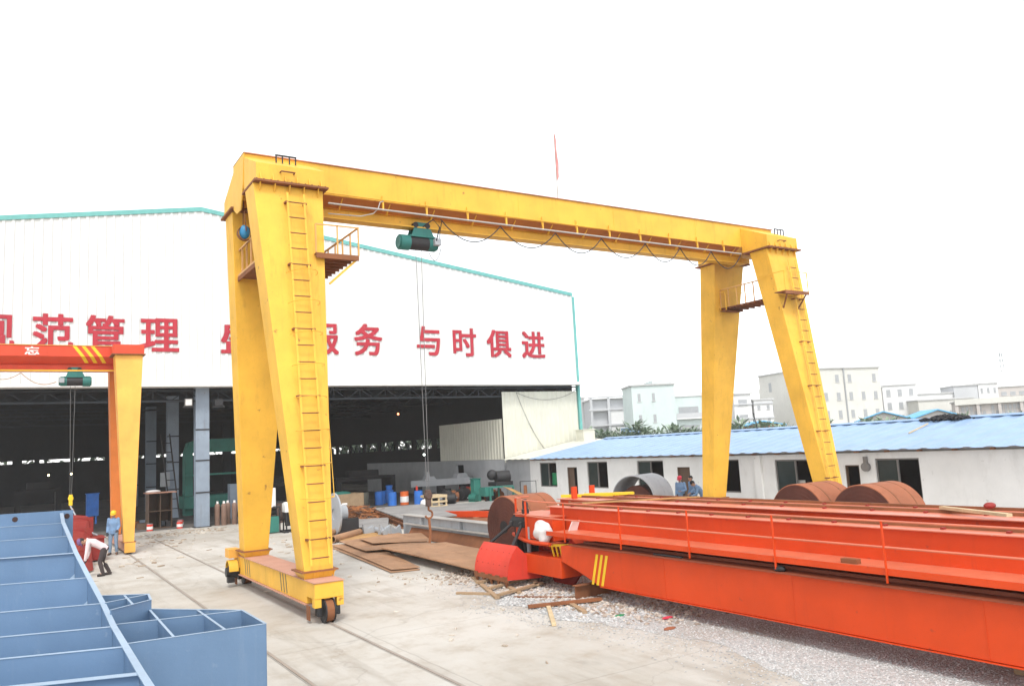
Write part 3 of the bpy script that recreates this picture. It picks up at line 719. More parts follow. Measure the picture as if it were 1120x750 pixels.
for a, b in zip(fx, fx[1:]): mb.tube(catenary((a, 19.88, 10.14), (b, 19.88, 10.14), .58 if a < 22 else .5), .017, 5)
wo('festoon_cable', mb, M['cable'], cr)
# end trucks with wheels
def end_truck(x0, x1, stripes=True):
    et = wo('end_truck', MB().box(x0, x1, 17.45, 23.55, .36, .845).box(x0-.02, x1+.02, 16.85, 17.45, .52, .84).box(x0-.02, x1+.02, 23.55, 24.15, .52, .84), M['yellow'], cr, bevel=.012)
    wo('top_plate', MB().box(x0-.04, x1+.04, 16.83, 24.17, .847, .862), M['dust_sheen_top'], et)
    wo('bottom_plate', MB().box(x0-.05, x1+.05, 17.45, 23.55, .335, .358), M['dust_sheen_top'], et)
    for s, y in ((-1, 16.98), (1, 24.02)):
        xm = (x0+x1)/2
        for xa_ in (x0-.02, x1-.13): wo('cheek_plate', MB().box(xa_, xa_+.15, min(y-.05, y+s*.12), max(y+.05, y+s*.12), .34, .519), M['yellow'], et, bevel=.008)
        w = wo('wheel', MB().cyl((xm-.085, y, .25), (xm+.085, y, .25), .225, n=28).cyl((xm-.11, y, .25), (xm-.085, y, .25), .25, n=28).cyl((xm+.085, y, .25), (xm+.11, y, .25), .25, n=28), M['dark_metal'], et, smooth=True)
        wo('tread', MB().ring((xm-.08, y, .25), (xm+.08, y, .25), .232, .18, 28), M['rust'], w)
        mb = MB()
        for sx in (-1, 1): mb.box(xm+sx*.20-.05, xm+sx*.20+.05, y-.10, y+.10, .15, .338)
        wo('axle_box', mb, M['dark_metal'], et, bevel=.02)
        yb = y+s*.02
        wo('rail_sweep', MB().box(x0-.06, x0-.035, min(yb-s*.35, yb-s*.15), max(yb-s*.35, yb-s*.15), .06, .36), M['rust'], et)
    # geared motor at the far end under an arched guard
    mt = wo('drive_motor', MB().cyl((x0-.26, 23.72, .42), (x0-.03, 23.72, .42), .17, n=18).cyl((x0-.34, 23.72, .42), (x0-.26, 23.72, .42), .13, n=18).box(x0-.30, x0-.12, 23.62, 23.82, .13, .3), M['dark_metal'], et, smooth=True)
    gprof = [(23.72+.26*math.cos(a), .45+.30*math.sin(a)) for a in [math.pi*i/12 for i in range(13)]]+[(23.72+.23*math.cos(a), .45+.27*math.sin(a)) for a in [math.pi*(12-i)/12 for i in range(13)]]
    wo('motor_guard', MB().prism(gprof, 'x', x0-.30, x0-.05), M['yellow'], mt)
    wo('control_box', MB().box(x0-.28, x0+.02, 23.62, 24.1, .80, 1.05), M['yellow_far'], mt, bevel=.01)
    if stripes:
        mb = MB()
        for yc in (18.9, 22.35):
            for k in range(3):
                y = yc+k*.22; mb.loft([(x0-.004, y, .40), (x0-.004, y+.06, .40), (x0-.002, y+.06, .40), (x0-.002, y, .40)], [(x0-.004, y+.12, .82), (x0-.004, y+.18, .82), (x0-.002, y+.18, .82), (x0-.002, y+.12, .82)])
        wo('stripes', mb, M['stripe_black'], et)
    return et
end_truck(5.42, 6.02); end_truck(23.70, 24.30)
# things hung on the crane
bt = thing('siren', 'blue round siren hung from a sling between the left crane legs', 'siren', (4.90, 20.45, 9.15))
wo('body', MB().ball((4.90, 20.45, 9.36), .15, 16, 10, (.9, .9, 1.25)), M['lamp_blue'], bt, smooth=True)
wo('collar', MB().ring((4.90, 20.40, 9.32), (4.90, 20.50, 9.32), .19, .165, 24), M['rust'], bt)
wo('sling', MB().tube([(4.90, 20.28, 9.35), (4.88, 20.45, 10.2)], .014).tube([(4.90, 20.62, 9.35), (4.88, 20.47, 10.2)], .014), M['rust'], bt)
fl = thing('flag_pole', 'slim pole with a limp red flag paled by glare on the yellow girder', 'flag', (15.38, 20.95, 11.33))
wo('pole', MB().cyl((15.38, 20.95, 11.33), (15.38, 20.95, 14.15), .016, .008, 8), flat('pale_pole', (0.26, 0.20, 0.13), .6), fl)
fm = MB(); pts = []
zs = [14.0-.16*i for i in range(11)]
vs = []
for i, z in enumerate(zs):
    w = .05+.10*min(1, i/8); k = .03*math.sin(i*1.3)
    if i == 10: w = .02
    vs += [(15.385, 20.95, z), (15.385+w*.35, 20.93+k, z-.02), (15.385+w*.75, 20.95-k, z-.06)]
fm.add(vs, [(3*i+j, 3*i+j+1, 3*i+4+j, 3*i+3+j) for i in range(10) for j in (0, 1)])
wo('flag', fm, flat('glare_paled_red_cloth', (0.62, 0.27, 0.26), .9), fl)  # red cloth lightened: the wash of overexposure is put into its colour

# ------------------------------------------------------------------ hoists (each hangs from its crane)
def hoist(x, y, zb, zhook, label, hook_mat, flip=1, ys=1.0):
    """zb: underside of the beam the trolley runs on"""
    h = thing('electric_hoist', label, 'hoist', (x, y, zb))
    Lc = lambda dx, dy, dz: (x+dx*flip, y+dy, zb+dz)
    zc = zb-.42
    P = lambda dx, dz=0, dy=-.02: (x+dx*flip, y+dy, zc+dz)
    wo('drum', MB().cyl(P(-.34), P(.26), .20, n=24), M['dark_metal'], h, smooth=True)
    wo('motor', MB().cyl(P(-.64), P(-.34), .225, n=24).cyl(P(-.68), P(-.64), .18, n=24), M['hoist_green'], h, smooth=True)
    wo('gearbox', MB().cyl(P(.26), P(.50), .205, n=20).cyl(P(.50), P(.56), .17, n=20), M['hoist_green'], h, smooth=True)
    wo('control_box', MB().box(x+.36, x+.56, y-.36, y-.21, zc-.08, zc+.12) if flip > 0 else MB().box(x-.56, x-.36, y-.36, y-.21, zc-.08, zc+.12), M['stripe_yellow'] if False else M['grey_metal'], h, bevel=.01)
    mb = MB()
    for sy_ in (-.17, .17): mb.prism([(-.30+x, zb-.22), (.42+x, zb-.24), (.22+x, zb+.18), (-.16+x, zb+.18)], 'y', y+sy_-.015, y+sy_+.015)
    mb.box(x-.38, x+.46, y-.2, y+.2, zb-.26, zb-.22)
    tr = wo('trolley', mb, M['hoist_green'], h)
    mb = MB()
    for dx in (-.17, .21):
        for sy_ in (-1, 1): mb.cyl((x+dx, y+sy_*.06, zb+.09), (x+dx, y+sy_*.20, zb+.09), .085, n=14)
    wo('trolley_wheel', mb, M['dark_metal'], tr, smooth=True)
    wo('rope', MB().cyl((x-.12, y-.02, zc-.15), (x-.06, y-.02, zhook+.35), .009, n=6).cyl((x+.06, y-.02, zc-.15), (x, y-.02, zhook+.35), .009, n=6), M['rope_grey'], h)
    hk = wo('hook_block', MB().box(x-.10, x+.04, y-.09, y+.05, zhook+.0, zhook+.46).cyl((x-.03, y-.11, zhook+.30), (x-.03, y+.07, zhook+.30), .105, n=16), hook_mat, h, bevel=.02)
    pts = [(x-.03, y-.02, zhook+.02), (x-.03, y-.02, zhook-.10)]+[(x-.03+.11*math.sin(a)-.0, y-.02, zhook-.22+.11*math.cos(a)) for a in [0.2+i*.42 for i in range(11)]]
    wo('hook', MB().tube(pts, .03, 8), M['rust'], hk, smooth=True)
    return h
h1 = hoist(9.90, 20.5, 9.94, 1.95, 'green electric hoist hanging under the big yellow girder', M['rust_dark'])
wo('chain', MB().tube([(9.87, 20.48, 1.65), (9.9, 20.48, 1.2), (9.86, 20.48, .95)], .04, 6), M['rust'], h1)
wo('cable_loop', MB().tube(catenary((10.1, 20.25, 9.2), (10.5, 20.25, 9.4), .3), .012, 5).tube([(10.38, 19.9, 10.12), (10.4, 20.1, 9.8), (10.45, 20.25, 9.45)], .012, 5).tube([(9.9, 20.2, 9.95), (10.15, 20.0, 10.15), (10.3, 19.9, 9.9), (10.3, 20.2, 9.5)], .02, 5), M['cable'], h1)

# ================================================================== SMALLER RED AND YELLOW GANTRY
c2 = thing('gantry_crane', 'smaller red girder gantry crane with pale yellow legs by the hall opening', 'crane', (3.98, 38.9, 0))
Y2 = 38.9; AX, BX2 = -13.6, 4.62
prof = [(Y2-.55, 8.30), (Y2-.55, 8.76), (Y2+.55, 8.76), (Y2+.55, 8.30), (Y2+.17, 8.02), (Y2-.17, 8.02)]
g2 = wo('girder', MB().prism(prof, 'x', AX, BX2-.05), M['gantry_red'], c2, bevel=.012)
wo('girder_top_plate', MB().box(AX-.02, BX2-.02, Y2-.58, Y2+.58, 8.762, 8.785), M['yellow_far'], g2)
wo('hoist_beam', MB().box(AX+.5, BX2-.9, Y2-.05, Y2+.05, 7.77, 8.018).box(AX+.4, BX2-.8, Y2-.2, Y2+.2, 7.70, 7.765), M['gantry_red'], c2)
wo('beam_edge', MB().box(AX+.4, BX2-.8, Y2-.215, Y2-.202, 7.70, 7.765), M['yellow'], c2)
glyph('painted_character', '忘', .21, .74, 8.345, 8.70, Y2-.553, .004, M['white'], g2, .03)
mb = MB()
for k in range(3):
    x = 1.95+k*.34
    mb.loft([(x, Y2-.556, 8.755), (x+.15, Y2-.556, 8.755), (x+.15, Y2-.552, 8.755), (x, Y2-.552, 8.755)], [(x+.33, Y2-.556, 8.305), (x+.48, Y2-.556, 8.305), (x+.48, Y2-.552, 8.305), (x+.33, Y2-.552, 8.305)])
    mb.loft([(x+.33, Y2-.557, 8.300), (x+.48, Y2-.557, 8.300), (x+.48, Y2-.550, 8.300), (x+.33, Y2-.550, 8.300)], [(x+.50, Y2-.24, 8.060), (x+.65, Y2-.24, 8.060), (x+.65, Y2-.23, 8.065), (x+.50, Y2-.23, 8.065)])
wo('stripes', mb, M['stripe_yellow'], g2)
for s in (-1, 1):
    ya = sorted((Y2+s*.58, Y2+s*1.75))
    sd2 = wo('saddle', MB().box(3.42, BX2, ya[0], ya[1], 8.30, 8.70), M['gantry_red'], c2, bevel=.012)
    wo('flange', MB().box(3.36, BX2+.06, ya[0]-.06, ya[1]+.06, 8.265, 8.298), M['rust'], sd2)
    yt = sorted((Y2+s*.75, Y2+s*1.66)); yb = sorted((Y2+s*2.65, Y2+s*2.2))
    for xt0, xt1, xb0, xb1 in ((3.50, 4.58, 3.80, 4.18), (-13.5, -12.4, -13.1, -12.7)):
        lg = wo('leg', MB().loft(legq(xb0, xb1, yb[0], yb[1], .46), legq(xt0, xt1, yt[0], yt[1], 8.262)), M['yellow_far'] if s < 0 else paint('shaded_leg_orange', (0.60, 0.17, 0.03), amount=.15), c2, bevel=.012)  # far legs turn orange: shade on their front face put into the colour
        wo('foot_flange', MB().box(xb0-.07, xb1+.07, yb[0]-.07, yb[1]+.07, .455, .48), M['rust'], lg)
for xm in (3.99, -12.9):
    e2 = wo('end_truck', MB().box(xm-.19, xm+.19, 36.0, 41.9, .12, .45), M['dust_sheen_top'], c2, bevel=.01)
    wo('end_cap', MB().box(xm-.20, xm+.20, 35.96, 35.99, .08, .47), M['yellow_far'], e2)
    for y in (36.35, 41.5): wo('wheel', MB().cyl((xm-.09, y, .17), (xm+.09, y, .17), .165, n=20), M['dark_metal'], e2, smooth=True)
h2 = hoist(2.05, Y2, 7.70, 2.0, 'green electric hoist hanging under the smaller red girder', M['stripe_yellow'], -1)
mb = MB(); px = [-9, -6.8, -4.6, -2.6, -1.2, .1, 1.4]
for a, b in zip(px, px[1:]): mb.tube(catenary((a, Y2-.3, 7.62), (b, Y2-.3, 7.62 if b < 1 else 7.25), .28), .016, 5)
wo('festoon_cable', mb, M['rust_sheet'], c2)

# ================================================================== BLUE RIBBED STEEL STRUCTURE (front left)
E8 = [(1.00, 6.7, 1.68), (1.01, 8.11, 1.66), (1.03, 9.51, 1.64), (1.05, 10.91, 1.62), (1.05, 12.31, 1.70), (.98, 13.76, 1.89), (.89, 15.22, 2.14), (.86, 16.66, 2.32), (.83, 18.08, 2.48), (.86, 19.47, 2.60)]
E8 = [Vector(e) for e in E8]
bs = thing('ribbed_structure', 'long blue painted steel structure of open ribbed cells', 'steel panel', (1.0, 12, 0))
LEFT = Vector((-.93, .34, 0)); LW = 4.6; ZB = .26
mb = MB()
for a, b in zip(E8, E8[1:]):
    t = .022
    mb.loft([(a.x-t, a.y, ZB), (a.x, a.y, ZB), (a.x, a.y, a.z), (a.x-t, a.y, a.z)], [(b.x-t, b.y, ZB), (b.x, b.y, ZB), (b.x, b.y, b.z), (b.x-t, b.y, b.z)])
wo('side_plate', mb, M['blue_steel'], bs)
mb = MB()
for a, b in zip(E8, E8[1:]):
    mb.loft([(a.x-.045, a.y, a.z+.002), (a.x+.022, a.y, a.z+.002), (a.x+.022, a.y, a.z+.014), (a.x-.045, a.y, a.z+.014)], [(b.x-.045, b.y, b.z+.002), (b.x+.022, b.y, b.z+.002), (b.x+.022, b.y, b.z+.014), (b.x-.045, b.y, b.z+.014)])
wo('side_flange', mb, M['blue_edge'], bs)
mb = MB(); mb2 = MB()
for a, b in zip(E8, E8[1:]):
    q = [Vector((p.x-.03, p.y, p.z-.47)) for p in (a, b)]
    q2 = [v+LEFT*LW for v in q]
    mb.add([q[0], q[1], q2[1], q2[0]], [(0, 1, 2, 3)])
wo('floor_plate', mb, M['blue_steel'], bs)
for i, e in enumerate(E8[:-1]):
    a = Vector((e.x-.024, e.y, e.z-.005)); b = a+LEFT*LW; d = Vector((0, .014, 0))
    r = wo('rib', MB().loft([a-d-Vector((0, 0, .46)), a+d-Vector((0, 0, .46)), a+d, a-d], [b-d-Vector((0, 0, .46)), b+d-Vector((0, 0, .46)), b+d, b-d]), M['blue_steel'], bs)
    w = .055 if i in (1, 6) else .022
    wd = Vector((0, w, 0)); up = Vector((0, 0, .008))
    wo('rib_edge', MB().loft([a-wd+up*.2, a+wd+up*.2, a+wd+up, a-wd+up], [b-wd+up*.2, b+wd+up*.2, b+wd+up, b-wd+up]), M['blue_edge'], r)
    # weld line at the foot of the rib and small corner gusset
    f0 = a-Vector((0, .02, .455)); f1 = b-Vector((0, .02, .455))
    wo('weld_bead', MB().tube([f0.lerp(f1, k/8)+Vector((0, 0, random.uniform(-.003, .006))) for k in range(9)], .009, 5), M['blue_edge'], r)
    if i > 2: wo('corner_gusset', MB().loft([a-Vector((0, .02, .46)), a-Vector((.13, .02-.05, .46)), a-Vector((0, .02, .33))], [a-Vector((0, .03, .46)), a-Vector((.13, .03-.05, .46)), a-Vector((0, .03, .33))]), M['blue_edge'], r)
e = E8[-1]; a = e+Vector((.20, -.06, .06)); b = a+LEFT*5.0
ep = wo('end_plate', MB().loft([(a.x, a.y, e.z-.62), (a.x, a.y+.03, e.z-.62), (a.x, a.y+.03, a.z), (a.x, a.y, a.z)], [(b.x, b.y, e.z-.62), (b.x, b.y+.03, e.z-.62), (b.x, b.y+.03, b.z), (b.x, b.y, b.z)]), M['blue_steel'], bs)
mb = MB()
for s in (.12, 1.12):
    p = a+LEFT*s; n = Vector((-.34, -.93, 0)).normalized(); mb.cyl(Vector((p.x, p.y, a.z-.12))+n*.006, Vector((p.x, p.y, a.z-.12))-n*.001, .055, n=18)
wo('bolt_hole', mb, flat('dark_hole', (.05, .025, .02)), ep)
def wing(A, B, C, D, cross, z, midB, midD, label):
    wg = None
    def plate(p, q, top=z, thick=.018, zb=ZB, name='wing_plate'):
        p = Vector((*p, 0)); q = Vector((*q, 0)); n = Vector((-(q-p).y, (q-p).x, 0)).normalized()*thick/2
        o = wo(name, MB().loft([(p-n)+Vector((0, 0, zb)), (p+n)+Vector((0, 0, zb)), (p+n)+Vector((0, 0, top)), (p-n)+Vector((0, 0, top))], [(q-n)+Vector((0, 0, zb)), (q+n)+Vector((0, 0, zb)), (q+n)+Vector((0, 0, top)), (q-n)+Vector((0, 0, top))]), M['blue_steel'], bs)
        n2 = n*1.6
        wo('plate_edge', MB().loft([(p-n2)+Vector((0, 0, top+.002)), (p+n2)+Vector((0, 0, top+.002)), (p+n2)+Vector((0, 0, top+.007)), (p-n2)+Vector((0, 0, top+.007))], [(q-n2)+Vector((0, 0, top+.002)), (q+n2)+Vector((0, 0, top+.002)), (q+n2)+Vector((0, 0, top+.007)), (q-n2)+Vector((0, 0, top+.007))]), M['blue_edge'], o)
    plate(A, B); plate(B, C); plate(C, D)
    if midB: plate(midB, midD, z-.004)
    for p, q in cross: plate(p, q, z-.008)
    mb = MB().add([(*A, z-.62), (*B, z-.62), (*C, z-.62), (*D, z-.62)], [(0, 1, 2, 3)])
    wo('wing_floor', mb, M['blue_steel'], bs)
L2 = lambda p, q, t: (p[0]+(q[0]-p[0])*t, p[1]+(q[1]-p[1])*t)
A, B, C_, D_ = (1.08, 12.50), (2.51, 10.80), (2.52, 9.70), (1.06, 9.84)
wing(A, B, C_, D_, [(L2(A, B, .34), L2(D_, C_, .33)), (L2(A, B, .69), L2(D_, C_, .70))], 1.60, B, (1.07, 11.15), '')
A, B, C_, D_ = (1.06, 12.9), (1.62, 12.45), (1.58, 11.9), (1.06, 11.5)
wing(A, B, C_, D_, [(L2(A, B, .5), L2(D_, C_, .55))], 1.72, B, (1.06, 12.2), '')
for i, y in enumerate((8.0, 12.2, 16.5, 19.0)):
    o = obj('timber_block', MB().box(.72, 1.02, y-.12, y+.12, 0, ZB-.004), M['wood'], bevel=.01)
    tag(o, 'squared timber block propping the edge of the blue ribbed steel panel', 'timber block', 'timber blocks under the blue panel')
# dark red ribbed section lying behind it
rs = thing('steel_section', 'dark red ribbed steel box section lying beyond the blue panel', 'steel section', (2.2, 34, 0))
wo('inclined_plate', MB().loft([(1.55, 29.6, .15), (1.62, 29.6, .15), (1.62, 37.6, 1.75), (1.55, 37.6, 1.75)], [(2.3, 31.5, .04), (2.36, 31.5, .04), (2.60, 37.6, 1.55), (2.5, 37.6, 1.6)]), M['red_dark'], rs)
for y in (32, 33.5, 35.2, 37):
    wo('rib', MB().box(1.2, 2.25+.1*(y-32), y, y+.03, 0, .3+(y-29.6)*.17), M['red_dark'], rs)
wo('box', MB().box(2.0, 2.95, 34.6, 35.9, 0.06, .86).box(1.95, 3.0, 34.55, 35.95, .862, .885), M['red_dark'], rs)
ch = MB()
pts = [Vector((2.0, 38.6, 2.0)).lerp(Vector((2.75, 35.3, .95)), i/10)-Vector((0, 0, .25*math.sin(math.pi*i/10))) for i in range(11)]
o = obj('sling_chain', MB().tube(pts, .03, 6), M['grey_metal']); tag(o, 'slack lifting chain hanging from the yellow hook to the dark red section', 'chain')

# ================================================================== ORANGE CRANE GIRDERS (front right)
XF = 11.0
lg_ = thing('crane_girder', 'long orange box girder lying lowest, with three yellow stripes', 'girder', (11.3, 8, 0.33))
prof = [(2.0, .35), (14.35, .34), (15.05, .56), (15.75, .74), (15.75, 1.10), (15.2, 1.14), (2.0, 1.14)]
wo('web_box', MB().prism(prof, 'x', XF, XF+.62), M['orange'], lg_, bevel=.008)
wo('lower_flange', MB().box(XF-.03, XF+.65, 2.0, 14.3, .322, .337), M['orange'], lg_)
wo('top_flange', MB().box(XF-.09, XF+.71, 2.0, 15.3, 1.143, 1.163).box(XF+.27, XF+.33, 2.0, 15.2, 1.165, 1.215), paint('dark_rust_red', (0.22, .05, .02), amount=.5), lg_)
es = wo('end_stub', MB().box(XF-.02, XF+.66, 15.76, 17.45, .34, .79), M['orange'], lg_, bevel=.008)
wo('end_cap', MB().box(XF+.02, XF+.6, 17.455, 17.47, .38, .74).cyl((XF+.15, 17.47, .5), (XF+.15, 17.53, .5), .06, n=12), M['orange'], es)
wo('lug_plate', MB().prism([(15.9, .33), (17.2, .33), (17.0, .05), (16.2, .05)], 'x', XF+.62, XF+.68), M['red_dark'], lg_)
for y in (12.2, 9.1, 6.0, 3.4): wo('weld_seam', MB().box(XF-.006, XF-.001, y, y+.018, .36, 1.13), M['orange'], lg_)
mb = MB()
for k in range(3):
    y = 14.62-k*.17
    mb.loft([(XF-.004, y, .35), (XF-.004, y-.085, .35), (XF-.002, y-.085, .35), (XF-.002, y, .35)], [(XF-.004, y-.22, 1.02), (XF-.004, y-.305, 1.02), (XF-.002, y-.305, 1.02), (XF-.002, y-.22, 1.02)])
wo('stripes', mb, M['stripe_yellow'], lg_)
ug = thing('crane_girder', 'orange box girder with a railed walkway stacked on the lowest girder', 'girder', (12.1, 9, 1.2))
XU = 11.78
wo('web_box', MB().box(XU, XU+.55, 1.5, 17.25, 1.20, 1.885), M['orange'], ug, bevel=.006)
tf = wo('top_flange', MB().box(XU-.09, XU+.66, 1.5, 17.3, 1.888, 1.905), M['orange_dust_sheen'], ug)
wo('runway_rail', MB().box(XU+.27, XU+.33, 1.5, 17.2, 1.907, 1.96), M['rust'], tf)
mb = MB(); y = 2.2
while y < 17: mb.box(XU+.12, XU+.20, y, y+.05, 1.907, 1.935); y += .95
wo('rail_clip', mb, M['red_dark'], tf)
wo('lower_flange', MB().box(XU-.05, XU+.62, 1.5, 17.25, 1.18, 1.197), M['orange'], ug)
es = wo('end_stub', MB().box(XF+.36, XU-.05, 16.55, 18.3, 1.10, 1.69).box(XU-.048, XU+.55, 17.26, 18.5, 1.10, 1.69), M['orange'], ug, bevel=.008)
wo('stub_top', MB().box(XF+.33, XU-.052, 16.5, 18.33, 1.692, 1.707).box(XU-.05, XU+.58, 17.26, 18.53, 1.692, 1.707), M['orange_dust_sheen'], es)
wk = wo('walkway', MB().box(XF, XU-.002, 1.5, 16.3, 1.36, 1.38).prism([(XF+.02, 16.3), (XU-.26, 16.3), (XU-.26, 18.6), (XF+.3, 17.9), (XF+.08, 17.2)], 'z', 1.06, 1.08), M['orange_dust_sheen'], ug)
wo('kick_plate', MB().box(XF-.025, XF-.002, 1.5, 16.3, 1.31, 1.41), M['orange'], wk)
wo('curved_kick_plate', MB().tube([(XF, 16.2, 1.1), (XF+.03, 16.9, 1.08), (XF+.12, 17.5, 1.09), (XF+.4, 18.3, 1.11), (XU-.25, 18.7, 1.14)], .05, 6), M['orange'], wk)
mb = MB()
for k in range(8):
    y = 2.0+k*1.9; mb.prism([(XF, 1.30), (XF, 1.358), (XU, 1.358), (XU, 1.21)], 'y', y, y+.04)
wo('walkway_bracket', mb, M['orange'], wk)
for k in range(7):
    y = 15.5-2.04*k; wo('rail_post', MB().bar((XF-.04, y, 1.20), (XF-.04, y, 2.10), .032, .02, (0, 1, 0)), M['orange'], wk)
wo('rail_post', MB().bar((XF+.12, 17.4, 1.1), (XF+.12, 17.4, 2.08), .05, .03, (0, 1, 0)), M['orange'], wk)
wo('rail_post', MB().bar((XU-.2, 18.6, 1.1), (XU-.2, 18.6, 2.08), .05, .03, (0, 1, 0)), M['orange'], wk)
for z in (2.10, 1.72):
    wo('hand_rail', MB().tube([(XF-.03, 1.5, z), (XF-.03, 15.5, z), (XF+.0, 16.6, z), (XF+.12, 17.4, z), (XU-.2, 18.6, z), (XU+.3, 18.7, z)], .017, 6), M['orange_dust_sheen'], wk)
def back_girder(x, ztop, ylen, label, loc):
    t = thing('crane_girder', label, 'girder', loc)
    wo('web_box', MB().box(x, x+.6, 1.5, ylen, .45, ztop-.02), M['orange'], t, bevel=.006)
    f = wo('top_flange', MB().box(x-.10, x+.70, 1.5, ylen+.03, ztop-.017, ztop), M['orange_dust_sheen'], t)
    wo('runway_rail', MB().box(x+.52, x+.58, 1.5, ylen, ztop+.002, ztop+.055), M['rust'], f)
    mb = MB(); y = 2.0
    while y < ylen-.3: mb.box(x+.38, x+.46, y, y+.05, ztop+.002, ztop+.03); y += 1.05
    wo('rail_clip', mb, M['red_dark'], f)
    wo('end_stub', MB().box(x+.05, x+.55, ylen+.002, ylen+1.2, .7, ztop-.4), M['orange'], t, bevel=.008)
    wo('buffer_post', MB().box(x+.1, x+.26, ylen-.5, ylen-.42, ztop+.002, ztop+.33), M['orange'], t)
    wo('support', MB().box(x-.1, x+.7, 3, 3.25, 0, .448).box(x-.1, x+.7, ylen-2, ylen-1.75, 0, .448), M['rust'], t)
    return t
back_girder(13.35, 1.93, 19.0, 'orange box girder lying second from the railed walkway girder', (13.65, 10, 0))
back_girder(14.75, 1.86, 20.0, 'orange box girder lying farthest back beside the rusty coils', (15.05, 10, 0))
sb = thing('support_beam', 'brown steel beam on the ground propping the striped orange girder', 'beam', (11.8, 14.92, 0))
wo('web', MB().box(10.74, 13.0, 14.90, 14.925, .02, .30), M['rust'], sb)
wo('flange', MB().box(10.72, 13.0, 14.82, 15.0, .302, .318).box(10.72, 13.0, 14.82, 15.0, 0, .018), M['rust'], sb)
o = obj('support_beam', MB().box(10.9, 12.4, 4.0, 4.2, 0, .318), M['rust']); tag(o, 'brown steel beam propping the near end of the striped orange girder', 'beam')
for y in (6, 14):
    o = obj('spacer_timber', MB().box(11.2, 12.3, y, y+.14, 1.216, 1.232) if False else MB().box(11.80, 12.3, y, y+.14, .0, 1.178), M['wood'], bevel=.01); tag(o, 'upright timber post standing under the railed walkway girder', 'timber', 'posts under the walkway girder')
# loose pieces lying on the girders
o = obj('plastic_bag', MB().ball((11.17, 16.72, 1.36), .30, 26, 18, (.62, .95, 1.0)), M['white_bag'], smooth=True)
for v in o.data.vertices:
    c = Vector((11.17, 16.72, 1.36)); d = v.co-c
    k = 1+.10*math.sin(17*v.co.y+7*v.co.z)+.08*math.sin(23*v.co.z+11*v.co.x+9*v.co.y)-.25*max(0, d.z)*1.6
    v.co = c+d*k; v.co.z = max(v.co.z, 1.085)
tag(o, 'crumpled white plastic bag set on the end of the orange walkway', 'bag')
o = obj('cardboard_piece', MB().loft([(11.45, 16.0, 1.382), (11.7, 16.0, 1.382), (11.7, 16.03, 1.382), (11.45, 16.03, 1.382)], [(11.5, 15.9, 1.62), (11.74, 15.92, 1.62), (11.74, 15.95, 1.62), (11.5, 15.93, 1.62)]), M['white']); tag(o, 'pale board leaning on the orange girder beside the plastic bag', 'board')
o = obj('plank', MB().bar((13.15, 6.6, 2.02), (13.9, 8.1, 2.02), .10, .05), M['wood_pale']); tag(o, 'pale timber plank lying across the near orange girder tops', 'plank')
o = obj('steel_strip', MB().bar((12.05, 16.2, 1.99), (14.5, 14.6, 2.0), .09, .03), M['rust_yellow']); tag(o, 'long ochre strip lying across the far orange girder tops', 'strip')
o = obj('steel_strip', MB().bar((12.0, 16.6, 1.99), (13.6, 16.1, 1.98), .07, .03).bar((12.0, 16.6, 1.98), (11.95, 16.62, 2.03), .09, .05), M['rust']); tag(o, 'short brown strip lying across the girder ends near the railing', 'strip')
yf = MB()
for dx in (0, .35, .7, 1.05): yf.bar((13.5+dx*.9, 19.1-dx*1.0, 1.98), (14.7+dx*.9, 19.5-dx*1.0, 1.92), .06)
yf.bar((13.5, 19.15, 1.98), (14.5, 18.0, 1.98), .08).bar((14.6, 19.5, 1.93), (15.6, 18.4, 1.93), .08)
o = obj('ladder_section', yf, M['stripe_yellow']); tag(o, 'yellow welded ladder frame lying on the far ends of the orange girders', 'frame')
bk = MB()
for k in range(6): bk.bar((11.15+.06*k, 16.35-.09*k, 1.05), (11.2+.05*k, 16.3-.09*k, .72), .03)
bk.bar((11.12, 16.4, 1.05), (11.5, 15.85, 1.05), .06)
o = obj('yellow_bracket', bk, M['stripe_yellow']); tag(o, 'small yellow comb bracket hanging under the walkway end', 'bracket')
o = obj('rubber_scrap', MB().tube([(11.02, 12.5, 1.175), (11.0, 12.1, 1.18), (11.03, 11.7, 1.172)], .028, 6), M['black']); tag(o, 'black rubber strip lying on the striped girder edge below the walkway', 'rubber')
o = obj('rag', MB().ball((11.02, 9.35, 1.20), .09, 10, 7, (.9, 1.3, .7)), M['black'], smooth=True); tag(o, 'small black rag lying on the striped girder edge', 'rag')
o = obj('brick', MB().box(11.2, 11.32, 8.0, 8.28, 1.382, 1.45), M['rust']); tag(o, 'brown brick resting on the orange walkway', 'brick')
o = obj('rag', MB().ball((15.1, 7.9, 1.96), .10, 10, 7, (1.5, .9, .6)), M['red_dark'], smooth=True); tag(o, 'small dark red bundle on top of the farthest orange girder', 'bundle')

# ------------------------------------------------------------------ coils and rolled shell
def coil(label, loc, rot, r=.97, L=1.6, grp='rusty steel coils'):
    t = thing('steel_coil', label, 'coil', loc, rot, grp)
    body = MB().cyl((-L/2, 0, r), (L/2, 0, r), r, n=64)
    obj('wrap', body, M['coil'], t, smooth=True, bevel=.015)
    en = MB()
    for k in range(7):
        rr = r*(.97-.11*k); en.ring((-L/2-.012+.0, 0, r), (-L/2+.01, 0, r), rr, rr-.055, 56)
    e_ = obj('end_turns', en, M['coil_end'], t)
    obj('end_disc', MB().cyl((-L/2-.006, 0, r), (-L/2-.001, 0, r), r*.97, n=56), M['coil_end'], t)
    obj('eye', MB().cyl((-L/2-.03, 0, r), (-L/2-.002, 0, r), r*.20, n=24), M['black'], t)
    bands = MB()
    for x in (-L*.22, L*.25): bands.ring((x-.02, 0, r), (x+.02, 0, r), r+.006, r-.01, 64)
    obj('strap', bands, M['rust'], t)
    return t
cl = coil('large rusty brown coil standing behind the open grab bucket', (14.0, 22.0, 0), R(4))
